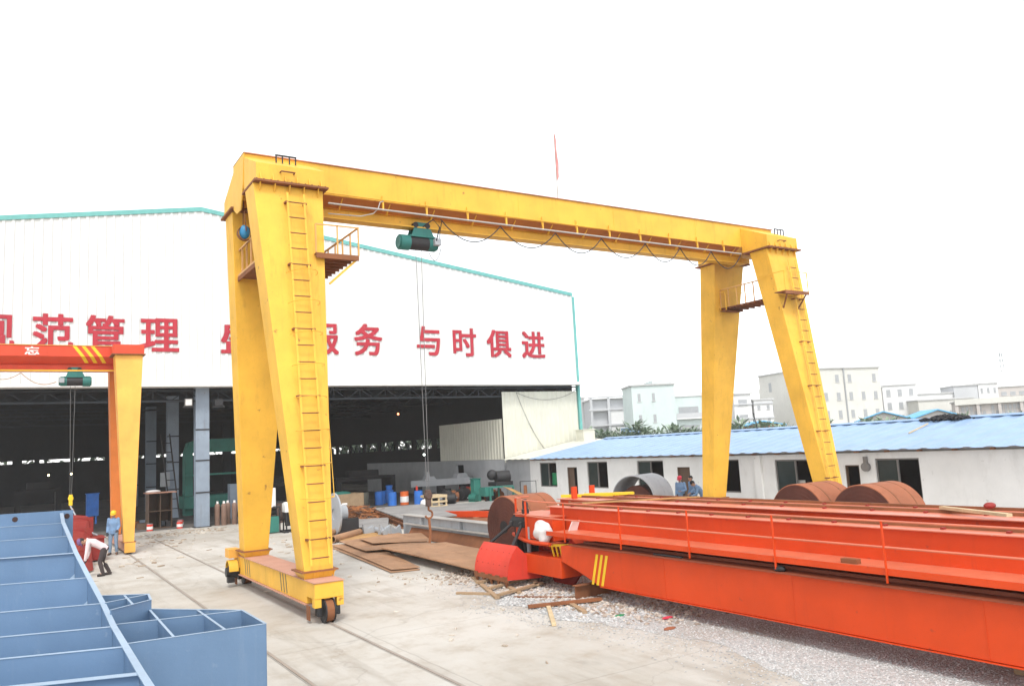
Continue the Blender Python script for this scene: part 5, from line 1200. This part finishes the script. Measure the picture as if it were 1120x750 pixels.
# ================================================================== PEOPLE
def soft(name, mb, mat, parent, vox=.013, sm=4):
    o = obj(name, mb, mat, parent)
    rm = o.modifiers.new('remesh', 'REMESH'); rm.mode = 'VOXEL'; rm.voxel_size = vox; rm.use_smooth_shade = True
    s = o.modifiers.new('smooth', 'SMOOTH'); s.factor = .5; s.iterations = sm
    return o
def person(label, loc, rotz, J, jacket, trousers, cap=None, capmat=None, group=None):
    """J: joints in metres, figure facing +Y. pelvis, chest, neck, head, and per side hip, knee, ankle, toe, shoulder, elbow, wrist, finger direction"""
    t = thing('person', label, 'person', loc, rotz, group)
    V = Vector
    pel, che, nck, hd = V(J['pelvis']), V(J['chest']), V(J['neck']), V(J['head'])
    def torso(g):
        mb = MB(); side = V((1, 0, 0))
        for s in (-1, 1):
            mb.tube([pel+side*s*.075-(che-pel).normalized()*.08, pel+side*s*.075, pel.lerp(che, .5)+side*s*.065, che+side*s*.075, che.lerp(nck, .72)+side*s*.075], [.080+g, .095+g, .088+g, .098+g, .062+g], 12)
        mb.tube([pel, pel.lerp(che, .5), che, nck], [.11+g, .10+g, .115+g, .06+g], 12)
        return mb
    def arm(mb, s, g, full=True):
        sh, el, wr = V(J['shoulder'+s]), V(J['elbow'+s]), V(J['wrist'+s])
        mb.ball(sh, .062+g, 10, 8)
        mb.tube([sh, sh.lerp(el, .5), el, el.lerp(wr, .35), wr], [.056+g, .050+g, .040+g, .041+g, .029+g*1.1], 10)
    def leg(mb, s, g):
        hp, kn, an = V(J['hip'+s]), V(J['knee'+s]), V(J['ankle'+s])
        mb.ball(hp, .092+g, 10, 8)
        mb.tube([hp, hp.lerp(kn, .5), kn, kn.lerp(an, .35), an], [.090+g, .074+g, .054+g, .056+g, .038+g*1.4], 10)
    # one continuous body: trunk, neck, head with face, limbs, hands and feet
    b = torso(0)
    for s in 'LR':
        arm(b, s, 0); leg(b, s, 0)
        b.tube([V(J['ankle'+s]), V(J['toe'+s])], [.042, .032], 8)
    up = (hd-nck).normalized(); fw = V(J.get('face', (0, 1, 0))); fw = (fw-up*fw.dot(up)).normalized(); rt = fw.cross(up)
    b.tube([nck-up*.05, hd-up*.06], [.056, .052], 10)
    def H(r, f, u): return hd+rt*r+fw*f+up*u
    b.ball(hd+up*.025, .098, 16, 12, (.86, .98, 1.1)); b.ball(H(0, .03, -.055), .066, 12, 8, (.95, 1, .9)); b.ball(H(0, .055, -.09), .03, 8, 6)
    b.tube([H(0, .088, .025), H(0, .112, -.022), H(0, .095, -.03)], [.010, .017, .012], 8)
    for s in (-1, 1): b.ball(H(s*.088, -.005, 0), .024, 8, 6, (.45, .8, 1.2)); b.ball(H(s*.035, .080, .038), .018, 6, 5)
    body = soft('body', b, M['skin'], t, .011, 2)
    e = MB()
    for s in (-1, 1): e.ball(H(s*.034, .094, .012), .0105, 8, 6)
    obj('eyes', e, M['hair'], body); obj('mouth', MB().tube([H(-.024, .094, -.052), H(0, .099, -.050), H(.024, .094, -.052)], .005, 5), M['red_cap'], body)
    # hands: palm, four curled fingers of unequal length and a thumb from the side
    for s in 'LR':
        wr = V(J['wrist'+s]); d = V(J['hand'+s]).normalized(); sg = -1 if s == 'L' else 1
        ax = d.cross(V((0, 1, 0)) if abs(d.y) < .8 else V((0, 0, 1))).normalized(); nn = ax.cross(d).normalized()
        hb = MB(); hb.loft([wr+ax*a_*.030+nn*c_*.016-d*.02 for a_, c_ in ((-1, -1), (1, -1), (1, 1), (-1, 1))], [wr+d*.085+ax*a_*.043+nn*c_*.013 for a_, c_ in ((-1, -1), (1, -1), (1, 1), (-1, 1))])
        for k, ln in enumerate((.062, .072, .068, .052)):
            o_ = wr+d*.08+ax*(-.032+.0215*k); m_ = o_+d*ln*.5+nn*.008; hb.tube([o_, m_, m_+d*ln*.38+nn*.024, m_+d*ln*.5+nn*.042], [.0105, .0098, .009, .0075], 7)
        o_ = wr+d*.025-ax*.032; hb.tube([o_, o_+d*.035-ax*.028+nn*.01, o_+d*.068-ax*.03+nn*.022], [.014, .012, .009], 7)
        obj('gloved_hand' if J.get('gloves') else 'hand', hb, M['glove'] if J.get('gloves') else M['skin'], body, smooth=True)
    j = torso(.016)
    for s in 'LR': arm(j, s, .014)
    if J.get('hem', True): j.tube([pel-(che-pel).normalized()*.12, pel+(che-pel).normalized()*.05], [.155, .145], 14)
    soft('jacket', j, jacket, t, .014)
    coll = MB().tube([nck-up*.045, nck-up*.01], [.082, .076], 14); obj('collar', coll, jacket, t, smooth=True)
    p = MB()
    for s in 'LR': leg(p, s, .015)
    p.tube([pel-V((.07, 0, 0)), pel+V((.07, 0, 0))], [.112, .112], 12).ball(pel, .125, 12, 8)
    soft('trousers', p, trousers, t, .014)
    for s in 'LR':
        an, to = V(J['ankle'+s]), V(J['toe'+s]); d = (to-an); d.z = 0; d = d.normalized()
        sh = MB().tube([V((an.x, an.y, .055))-d*.06, V((an.x, an.y, .06)), V((an.x, an.y, .05))+d*.10, V((an.x, an.y, .04))+d*.17], [.042, .050, .046, .034], 10)
        so = obj('shoe', sh, M['shoe'], t, smooth=True)
        for v in so.data.vertices: v.co.z = max(v.co.z, 0.004)
    hm = MB()
    n = 16
    hm.ball(hd+up*.035-fw*.014, .108, 16, 10, (.88, .98, 1.04)); 
    ho = obj('hair', hm, M['hair'], t, smooth=True)
    ho.data.validate()
    bm = bmesh.new(); bm.from_mesh(ho.data)
    kill = [f for f in bm.faces if (f.calc_center_median()-hd).dot(up) < .03 and (f.calc_center_median()-hd).dot(fw) > -.02 or (f.calc_center_median()-hd).dot(up) < -.05]
    bmesh.ops.delete(bm, geom=kill, context='FACES'); bm.to_mesh(ho.data); bm.free()
    if cap:
        c = MB(); rings = []
        prof = {'helmet': [(.122, -.005), (.124, .03), (.115, .07), (.09, .105), (.05, .125), (.004, .132)], 'cap': [(.110, .0), (.113, .04), (.106, .075), (.082, .105), (.045, .118), (.004, .121)]}[cap]
        vs = []; base = hd+up*.045-fw*.008
        for r_, h_ in prof:
            for k in range(20):
                a = 2*math.pi*k/20; vs.append(base+rt*math.cos(a)*r_*.92+fw*math.sin(a)*r_*1.04+up*h_)
        c.add(vs, [(i*20+k, i*20+(k+1) % 20, (i+1)*20+(k+1) % 20, (i+1)*20+k) for i in range(len(prof)-1) for k in range(20)])
        bl = .05 if cap == 'helmet' else .085
        vs = []
        for k in range(11):
            a = math.pi*(.08+.84*k/10); vs += [base+rt*math.cos(a)*.112+fw*math.sin(a)*.125+up*.002, base+rt*math.cos(a)*.118+fw*math.sin(a)*(.127+bl)-up*.022]
        c.add(vs, [(2*k, 2*k+2, 2*k+3, 2*k+1) for k in range(10)])
        co = obj('helmet' if cap == 'helmet' else 'cap', c, capmat, t, smooth=True)
        so = co.modifiers.new('solid', 'SOLIDIFY'); so.thickness = .006
    return t
stand = dict(pelvis=(0, 0, .95), chest=(0, .01, 1.28), neck=(0, .01, 1.48), head=(0, .035, 1.60), face=(0, .95, -.25), gloves=True,
    hipL=(-.095, 0, .92), kneeL=(-.11, .03, .50), ankleL=(-.13, -.01, .09), toeL=(-.16, .16, .035), hipR=(.095, 0, .92), kneeR=(.11, .04, .50), ankleR=(.12, .03, .09), toeR=(.16, .20, .035),
    shoulderL=(-.175, .0, 1.41), elbowL=(-.225, .02, 1.13), wristL=(-.19, .20, .98), handL=(.1, .7, -.6), shoulderR=(.175, 0, 1.41), elbowR=(.225, -.03, 1.13), wristR=(.215, .08, .89), handR=(-.05, .25, -1))
person('worker in a yellow helmet and blue work clothes standing by the red gantry leg', (3.45, 36.6, 0), R(160), stand, M['denim_blue'], M['denim_pale'], 'helmet', M['helmet'])
bend = dict(pelvis=(0, -.12, .90), chest=(0, .22, 1.10), neck=(0, .42, 1.18), head=(0, .54, 1.16), face=(0, .55, -.85), gloves=True, hem=False,
    hipL=(-.095, -.10, .87), kneeL=(-.11, .02, .48), ankleL=(-.12, -.08, .09), toeL=(-.14, .09, .035), hipR=(.095, -.10, .87), kneeR=(.11, -.06, .48), ankleR=(.12, -.26, .09), toeR=(.15, -.10, .035),
    shoulderL=(-.20, .36, 1.10), elbowL=(-.22, .40, .80), wristL=(-.17, .44, .55), handL=(.1, .15, -1), shoulderR=(.20, .36, 1.10), elbowR=(.23, .36, .80), wristR=(.15, .42, .58), handR=(-.1, .15, -1))
person('worker in a pale pink shirt and purple cap bending over beside the blue panel', (2.45, 29.9, 0), R(82), bend, M['shirt_pink'], M['trouser_dark'], 'cap', M['purple_cap'])
talk = dict(stand); talk.update(gloves=False, elbowL=(-.27, .06, 1.12), wristL=(-.12, .28, 1.08), handL=(.5, .8, 0))
person('worker in a red cap and blue shirt standing by the office wall', (25.6, 26.9, 0), R(115), talk, M['denim_blue'], M['trouser_dark'], 'cap', M['red_cap'])
person('black haired worker in blue facing the red capped man', (26.1, 26.7, 0), R(75), stand | {'gloves': False}, M['denim_blue'], M['trouser_dark'])
lean = dict(bend); lean.update(gloves=False, hem=True, pelvis=(0, -.05, .92), chest=(0, .14, 1.20), neck=(0, .28, 1.36), head=(0, .38, 1.44), face=(0, .9, -.4), shoulderL=(-.2, .22, 1.28), shoulderR=(.2, .22, 1.28), elbowL=(-.26, .30, 1.0), elbowR=(.28, .16, 1.0), wristL=(-.2, .5, .92), wristR=(.30, .25, .74))
person('black haired worker in a blue shirt leaning forward nearest the yellow leg', (25.7, 25.7, 0), R(60), lean, M['denim_blue'], M['trouser_dark'])

# ================================================================== BACKGROUND
def hplane(o): return o
WALLS = {}
def wallmat(name, c):
    if name not in WALLS: WALLS[name] = paint('wall_'+name, c, dirt=tuple(x*.6 for x in c), amount=.4, rough=.9, vary=.06, scale=.25, bump=0)
    return WALLS[name]
M['win_far'] = flat('hazed_far_window', (0.34, 0.35, 0.36), .4)  # panes paled: distance haze and reflected sky put into the grey
def house(label, P0, P1, depth, h, wall, rows, cols, win=(.45, .5), base=1.2, roofslab=True, side_rows=0, side_cols=0, skip=(), extra=None, side='left'):
    """block whose front runs P0->P1 (as seen left to right) and reaches `depth` metres away behind it"""
    P0 = Vector((*P0, 0)); P1 = Vector((*P1, 0)); u = (P1-P0); W = u.length; u.normalize(); n = Vector((-u.y, u.x, 0))   # n points away from the camera
    t = thing('apartment_house', label, 'building', (*(P0+P1).xy/2, 0))
    Q = lambda a, b, z: P0+u*a+n*b+Vector((0, 0, z))
    def blk(a0, a1, b0, b1, z0, z1, mb=None):
        mb = mb or MB(); return mb.loft([Q(a0, b0, z0), Q(a1, b0, z0), Q(a1, b1, z0), Q(a0, b1, z0)], [Q(a0, b0, z1), Q(a1, b0, z1), Q(a1, b1, z1), Q(a0, b1, z1)])
    wo('wall', blk(0, W, 0, depth, 0, h), wall, t)
    if roofslab: wo('roof', blk(-.3, W+.3, -.3, depth+.3, h+.01, h+.3), wallmat('slab', (.5, .5, .49)), t)
    fh = (h-base)/max(rows, 1)
    for r_ in range(rows):
        for c in range(cols):
            if (r_, c) in skip: continue
            a = W*(c+.5)/cols; z = base+fh*(r_+.45); ww = W/cols*win[0]; wh = fh*win[1]
            f = wo('window', blk(a-ww/2, a+ww/2, -.05, -.005, z-wh/2, z+wh/2), M['win_far'], t)
            wo('sill', blk(a-ww/2-.1, a+ww/2+.1, -.12, -.055, z-wh/2-.14, z-wh/2-.01), wallmat('slab', (.5, .5, .49)), f)
    for r_ in range(side_rows):
        for c in range(side_cols):
            b = depth*(c+.5)/side_cols; z = base+(h-base)/side_rows*(r_+.45); ww = .9; wh = (h-base)/side_rows*.4
            f = wo('window', blk(-.05, -.005, b-ww/2, b+ww/2, z-wh/2, z+wh/2), M['win_far'], t)
    if extra: extra(t, blk, W)
    return t
mint = wallmat('mint', (.56, .64, .62)); cream = wallmat('cream', (.62, .61, .56)); grey = wallmat('grey', (.50, .51, .52)); white = wallmat('white', (.70, .70, .69)); brown = wallmat('brown', (.50, .46, .43))  # distance haze put into the far wall colours, mint above all
def mint_extra(t, blk, W):
    b = wo('balcony_block', blk(W, W+6.6, 1.5, 9, 0, 10.9), mint, t)
    wo('parapet', blk(W+.0, W+6.8, 1.3, 9, 10.91, 11.5), white, b)
    for z in (4.3, 7.7):
        f = wo('balcony', blk(W+.2, W+5.6, .5, 1.49, z-1.1, z-.9).__class__() if False else blk(W+.2, W+5.6, .6, 1.49, z-1.0, z-.8), white, b)
        wo('balcony_opening', blk(W+.9, W+4.6, 1.42, 1.495, z-.2, z+1.3), M['win_far'], f)
        wo('balustrade', blk(W+.2, W+5.6, .62, .68, z-.8, z+.1), grey, f)
    wo('stair_tower', blk(W*.55, W, 2, 9, 13.51, 14.3), mint, t)
house('mint green apartment house with stacked balconies beyond the blue roof', (95.8, 111.5), (102.8, 107.6), 9, 13.2, mint, 3, 3, (.20, .36), 1.5, True, skip=((0, 0), (1, 2), (2, 2), (0, 2)), extra=mint_extra)
def frame_extra(t, blk, W):
    for a in (0, W*.33, W*.66, W): wo('frame_post', blk(a-.25, a+.25, -1.2, -.8, 0, 12.6), grey, t)
    for z in (3.4, 6.6, 9.8, 12.4): wo('floor_slab', blk(-.5, W+.5, -1.3, -.3, z, z+.35), grey, t)
    for a, z0, z1 in ((.05, .2, 3.3), (.36, 3.8, 6.5), (.68, 3.8, 6.5), (.36, 6.95, 9.7), (.68, .3, 3.3)): wo('white_sheeting', blk(W*a, W*a+W*.28, -1.0, -.95, z0, z1), white, t)
house('unfinished grey apartment frame with white sheeting beside the hall corner', (101.5, 131.5), (111.5, 126.5), 8, 12.0, grey, 0, 0, extra=frame_extra)
house('plain grey block immediately right of the hall corner', (97.5, 142.5), (105.0, 138.0), 10, 13.0, wallmat('pale_grey', (.5, .5, .5)), 3, 2, (.2, .3))
house('brownish grey block between the unfinished frame and the mint house', (113.5, 142), (121, 137), 10, 12.2, brown, 3, 3, (.5, .25))
house('low pale block right of the mint house', (111, 108), (114.8, 105.6), 8, 7.6, white, 2, 2, (.3, .35))
def tower_extra(t, blk, W):
    for z in (3.4, 6.4, 9.4): wo('floor_band', blk(-.1, W+.1, -.25, -.005, z, z+.3), grey, t)
house('white narrow building seen between the two right crane legs', (126.5, 115.2), (129.6, 113.3), 6, 11.6, white, 3, 1, (.5, .4), 2.2, extra=tower_extra)
house('lower white building just right of the narrow one', (130.2, 113.2), (133.6, 111.2), 6, 10.2, white, 3, 2, (.3, .3), 2.0, extra=tower_extra)
def big_extra(t, blk, W):
    wo('drain_pipe', blk(W*.50, W*.50+.22, -.3, -.02, 1.5, 16.2), M['win_far'], t)
    wo('ledge', blk(0, W+.1, -1.0, -.01, 3.9, 4.2), cream, t)
    wo('water_tank', blk(W*.1, W*.1+1.4, 3, 4.5, 16.3, 17.4), M['lamp_blue'], t)
house('large cream four storey block with rows of small windows', (139.6, 107.2), (158.4, 102.5), 16, 16.1, cream, 4, 6, (.27, .42), 1.0, True, 3, 2, ((3, 0), (3, 1), (0, 1), (0, 2), (0, 3), (3, 4)), big_extra)
house('lower blank cream wing left of the large cream block', (146, 119.5), (151.5, 116.5), 12, 13.9, cream, 2, 2, (.15, .2), 4, False)
house('cream and white block right of the large cream one', (175.0, 113.0), (181.8, 108.6), 12, 12.9, white, 4, 3, (.36, .5), .6, True, 4, 2)
house('cream stair block left of the cream and white block', (170.8, 114.9), (174.6, 113.1), 12, 12.6, cream, 3, 1, (.25, .8), .6)
house('long low pale building with blue doors', (177.5, 106.0), (189.0, 99.5), 8, 8.8, cream, 1, 6, (.35, .5), .5)
house('white long roofed hall behind the low building', (184, 118), (200, 110), 10, 10.8, white, 2, 5, (.2, .2), 3)
house('grey faced block with a white right side', (199.5, 109.5), (203.5, 105.8), 10, 12.4, grey, 0, 0)
house('white block with small windows at the far right', (203.7, 105.7), (208.4, 103.4), 9, 12.6, white, 4, 3, (.35, .4), .6)
def grid_extra(t, blk, W):
    n = 30
    for i in range(7): a = W*i/6; wo('frame_post', blk(a-.3, a+.3, -.8, -.3, 0, 8.0), brown, t)
    wo('roof_beam', blk(-.3, W+.3, -1.0, -.2, 7.0, 8.2), cream, t)
    mb = MB(); rr = random.Random(5)
    for i in range(n):
        for j in range(4):
            if rr.random() < .8: blk(W*i/n+.1, W*(i+1)/n-.15, -.1, -.02, 2.2+j*1.15, 3.2+j*1.15, mb)
    wo('grille', mb, M['win_far'], t)
house('long unfinished concrete frame with a dark grid of openings at far right', (170.5, 93.5), (184.0, 74.0), 9, 7.6, brown, 0, 0, extra=grid_extra)
house('rust brown unfinished storey rising behind the far right frame', (226, 119), (243, 106), 10, 12.4, brown, 2, 9, (.6, .3), 6)
# blue sheds and a blue tank among the greenery
def shed(label, P0, P1, depth, h, rise, wallm):
    P0 = Vector((*P0, 0)); P1 = Vector((*P1, 0)); u = P1-P0; W = u.length; u.normalize(); n = Vector((-u.y, u.x, 0)); Q = lambda a, b, z: P0+u*a+n*b+Vector((0, 0, z))
    t = thing('shed', label, 'shed', (*P0.xy, 0))
    wo('wall', MB().loft([Q(0, 0, 0), Q(W, 0, 0), Q(W, 0, h), Q(W/2, 0, h+rise-.02), Q(0, 0, h)], [Q(0, depth, 0), Q(W, depth, 0), Q(W, depth, h), Q(W/2, depth, h+rise-.02), Q(0, depth, h)]), wallm, t)
    wo('roof', MB().loft([Q(-.4, -.5, h-.05), Q(W/2, -.5, h+rise), Q(W+.4, -.5, h-.05), Q(W+.4, -.5, h+.1), Q(W/2, -.5, h+rise+.15), Q(-.4, -.5, h+.1)], [Q(-.4, depth+.5, h-.05), Q(W/2, depth+.5, h+rise), Q(W+.4, depth+.5, h-.05), Q(W+.4, depth+.5, h+.1), Q(W/2, depth+.5, h+rise+.15), Q(-.4, depth+.5, h+.1)]), flat('bright_blue_roof', (.12, .42, .68), .5), t)
    return t
shed('bright blue gabled shed roof beyond the office roof, left of two', (99.5, 68.2), (103.2, 63.2), 9, 4.3, 1.1, brown)
shed('bright blue gabled shed roof beyond the office roof, right of two', (106.2, 64.0), (110.0, 60.0), 9, 4.3, 1.0, brown)
shed('brick walled shed with a blue roof seen between the crane legs', (85.5, 76.5), (90.0, 73.5), 6, 4.4, .6, M['coil'])
o = obj('water_tank', MB().box(64.8, 66.6, 76.2, 78, 3.6, 5.0).box(65.0, 65.2, 76.4, 76.6, 0, 3.6).box(66.2, 66.4, 77.6, 77.8, 0, 3.6).box(65.0, 65.2, 77.6, 77.8, 0, 3.6).box(66.2, 66.4, 76.4, 76.6, 0, 3.6), M['sheet_blue']); tag(o, 'light blue square water tank on posts above the greenery', 'tank')
# greenery along the back of the office
mb = MB()
def leafclump(cx, cy_, cz, n, r, l):
    for i in range(n):
        th = random.random()*6.283; el = random.uniform(-.2, 1.2); rr = r*random.random()**.5
        p = Vector((cx+rr*math.cos(th), cy_+rr*math.sin(th), cz+random.uniform(-.3, 1)*r*.8))
        d = Vector((math.cos(th)*math.cos(el), math.sin(th)*math.cos(el), math.sin(el))); s = d.cross(Vector((0, 0, 1))).normalized()*l*random.uniform(.12, .22); ll = l*random.uniform(.5, 1.2)
        mb.add([p, p+d*ll*.5+s, p+d*ll-Vector((0, 0, ll*.15)), p+d*ll*.5-s], [(0, 1, 2, 3)])
for i in range(230):
    t = i/229; x = 50+t*52+random.gauss(0, 1.0); y = 75-t*31+random.gauss(0, 1.0); tall = random.random() < .22
    leafclump(x, y, (4.35 if tall else 3.85)-t*1.45+random.uniform(-.5, .4), 30, random.uniform(.4, .9), random.uniform(.5, 1.0)*(1.4 if tall else 1))
    leafclump(x, y, 1.3, 12, 1.0, .9)
o = obj('greenery', mb, M['leaf']); tag(o, 'ragged green banana leaves and shrubs growing behind the blue roof', 'greenery', kind='stuff')
mb = MB()
for i in range(60):
    x = -18+i*1.2; 
    for k in range(24):
        p = Vector((x+random.uniform(-.8, .8), 108+random.uniform(-1, 1), random.uniform(1.5, 6.2))); d = Vector((random.uniform(-1, 1), random.uniform(-1, 0), random.uniform(-.3, 1))).normalized(); s = d.cross(Vector((0, 0, 1))).normalized()*.3
        mb.add([p, p+d*.6+s, p+d*1.2, p+d*.6-s], [(0, 1, 2, 3)])
for i in range(45):
    y = 60+i*1.0
    for k in range(44):
        p = Vector((38+random.uniform(-.8, .8), y, random.uniform(1.5, 5.2))); d = Vector((random.uniform(-1, 0), random.uniform(-1, 1), random.uniform(-.3, 1))).normalized(); s = d.cross(Vector((0, 0, 1))).normalized()*.3
        mb.add([p, p+d*.6+s, p+d*1.2, p+d*.6-s], [(0, 1, 2, 3)])
o = obj('greenery', mb, M['leaf']); tag(o, 'green bushes glimpsed through the open strips in the hall walls', 'greenery', kind='stuff')
# power line and a lattice mast
pw = thing('power_line', 'thin sagging power line strung past the hall corner', 'power line', (66, 88, 0))
P_ = [(62.5, 91, 9.4), (67.6, 87.4, 10.7), (73.5, 83.7, 11.3), (76.8, 81.6, 11.9), (80.2, 79.4, 12.7), (84, 77, 13)]
mb = MB()
for a, b in zip(P_, P_[1:]): mb.tube(catenary(a, b, .55), .02, 4)
wo('wire', mb, M['grey_metal'], pw)
for p in P_[:-1:2]: wo('pole', MB().cyl((p[0], p[1], 0), (p[0], p[1], 3.2), .09, n=8), M['grey_metal'], pw)
lt = MB(); bx_, by_ = 253.5, 123.7
for s in (-1, 1):
    for q in (-1, 1): lt.bar((bx_+s*1.2, by_+q*1.2, 0), (bx_+s*.25, by_+q*.25, 24), .12)
for k in range(14):
    z = k*1.7; w = 1.2-.95*z/24; w2 = 1.2-.95*(z+1.7)/24
    for q in (-1, 1): lt.bar((bx_-w, by_+q*w, z), (bx_+w2, by_+q*w2, z+1.7), .07); lt.bar((bx_+w, by_+q*w, z), (bx_-w2, by_+q*w2, z+1.7), .07)
o = obj('lattice_mast', lt, M['grey_metal']); tag(o, 'tall faint lattice mast on the far right skyline', 'mast')

# ================================================================== HAZE
m, nt, N, L, b = nodes('haze_air')
N.remove(b)
pv = N.new('ShaderNodeVolumePrincipled'); pv.inputs['Density'].default_value = 0.0005; pv.inputs['Color'].default_value = (.96, .97, .98, 1); pv.inputs['Anisotropy'].default_value = .2
L.new(pv.outputs[0], N['Material Output'].inputs['Volume'])
hz = obj('haze', MB().box(-120, 330, -40, 220, -1.5, 32), m); hz['kind'] = 'stuff'; tag(hz, 'pale haze in the air over the yard and the far houses', 'haze', kind='stuff')
hz.display_type = 'WIRE'
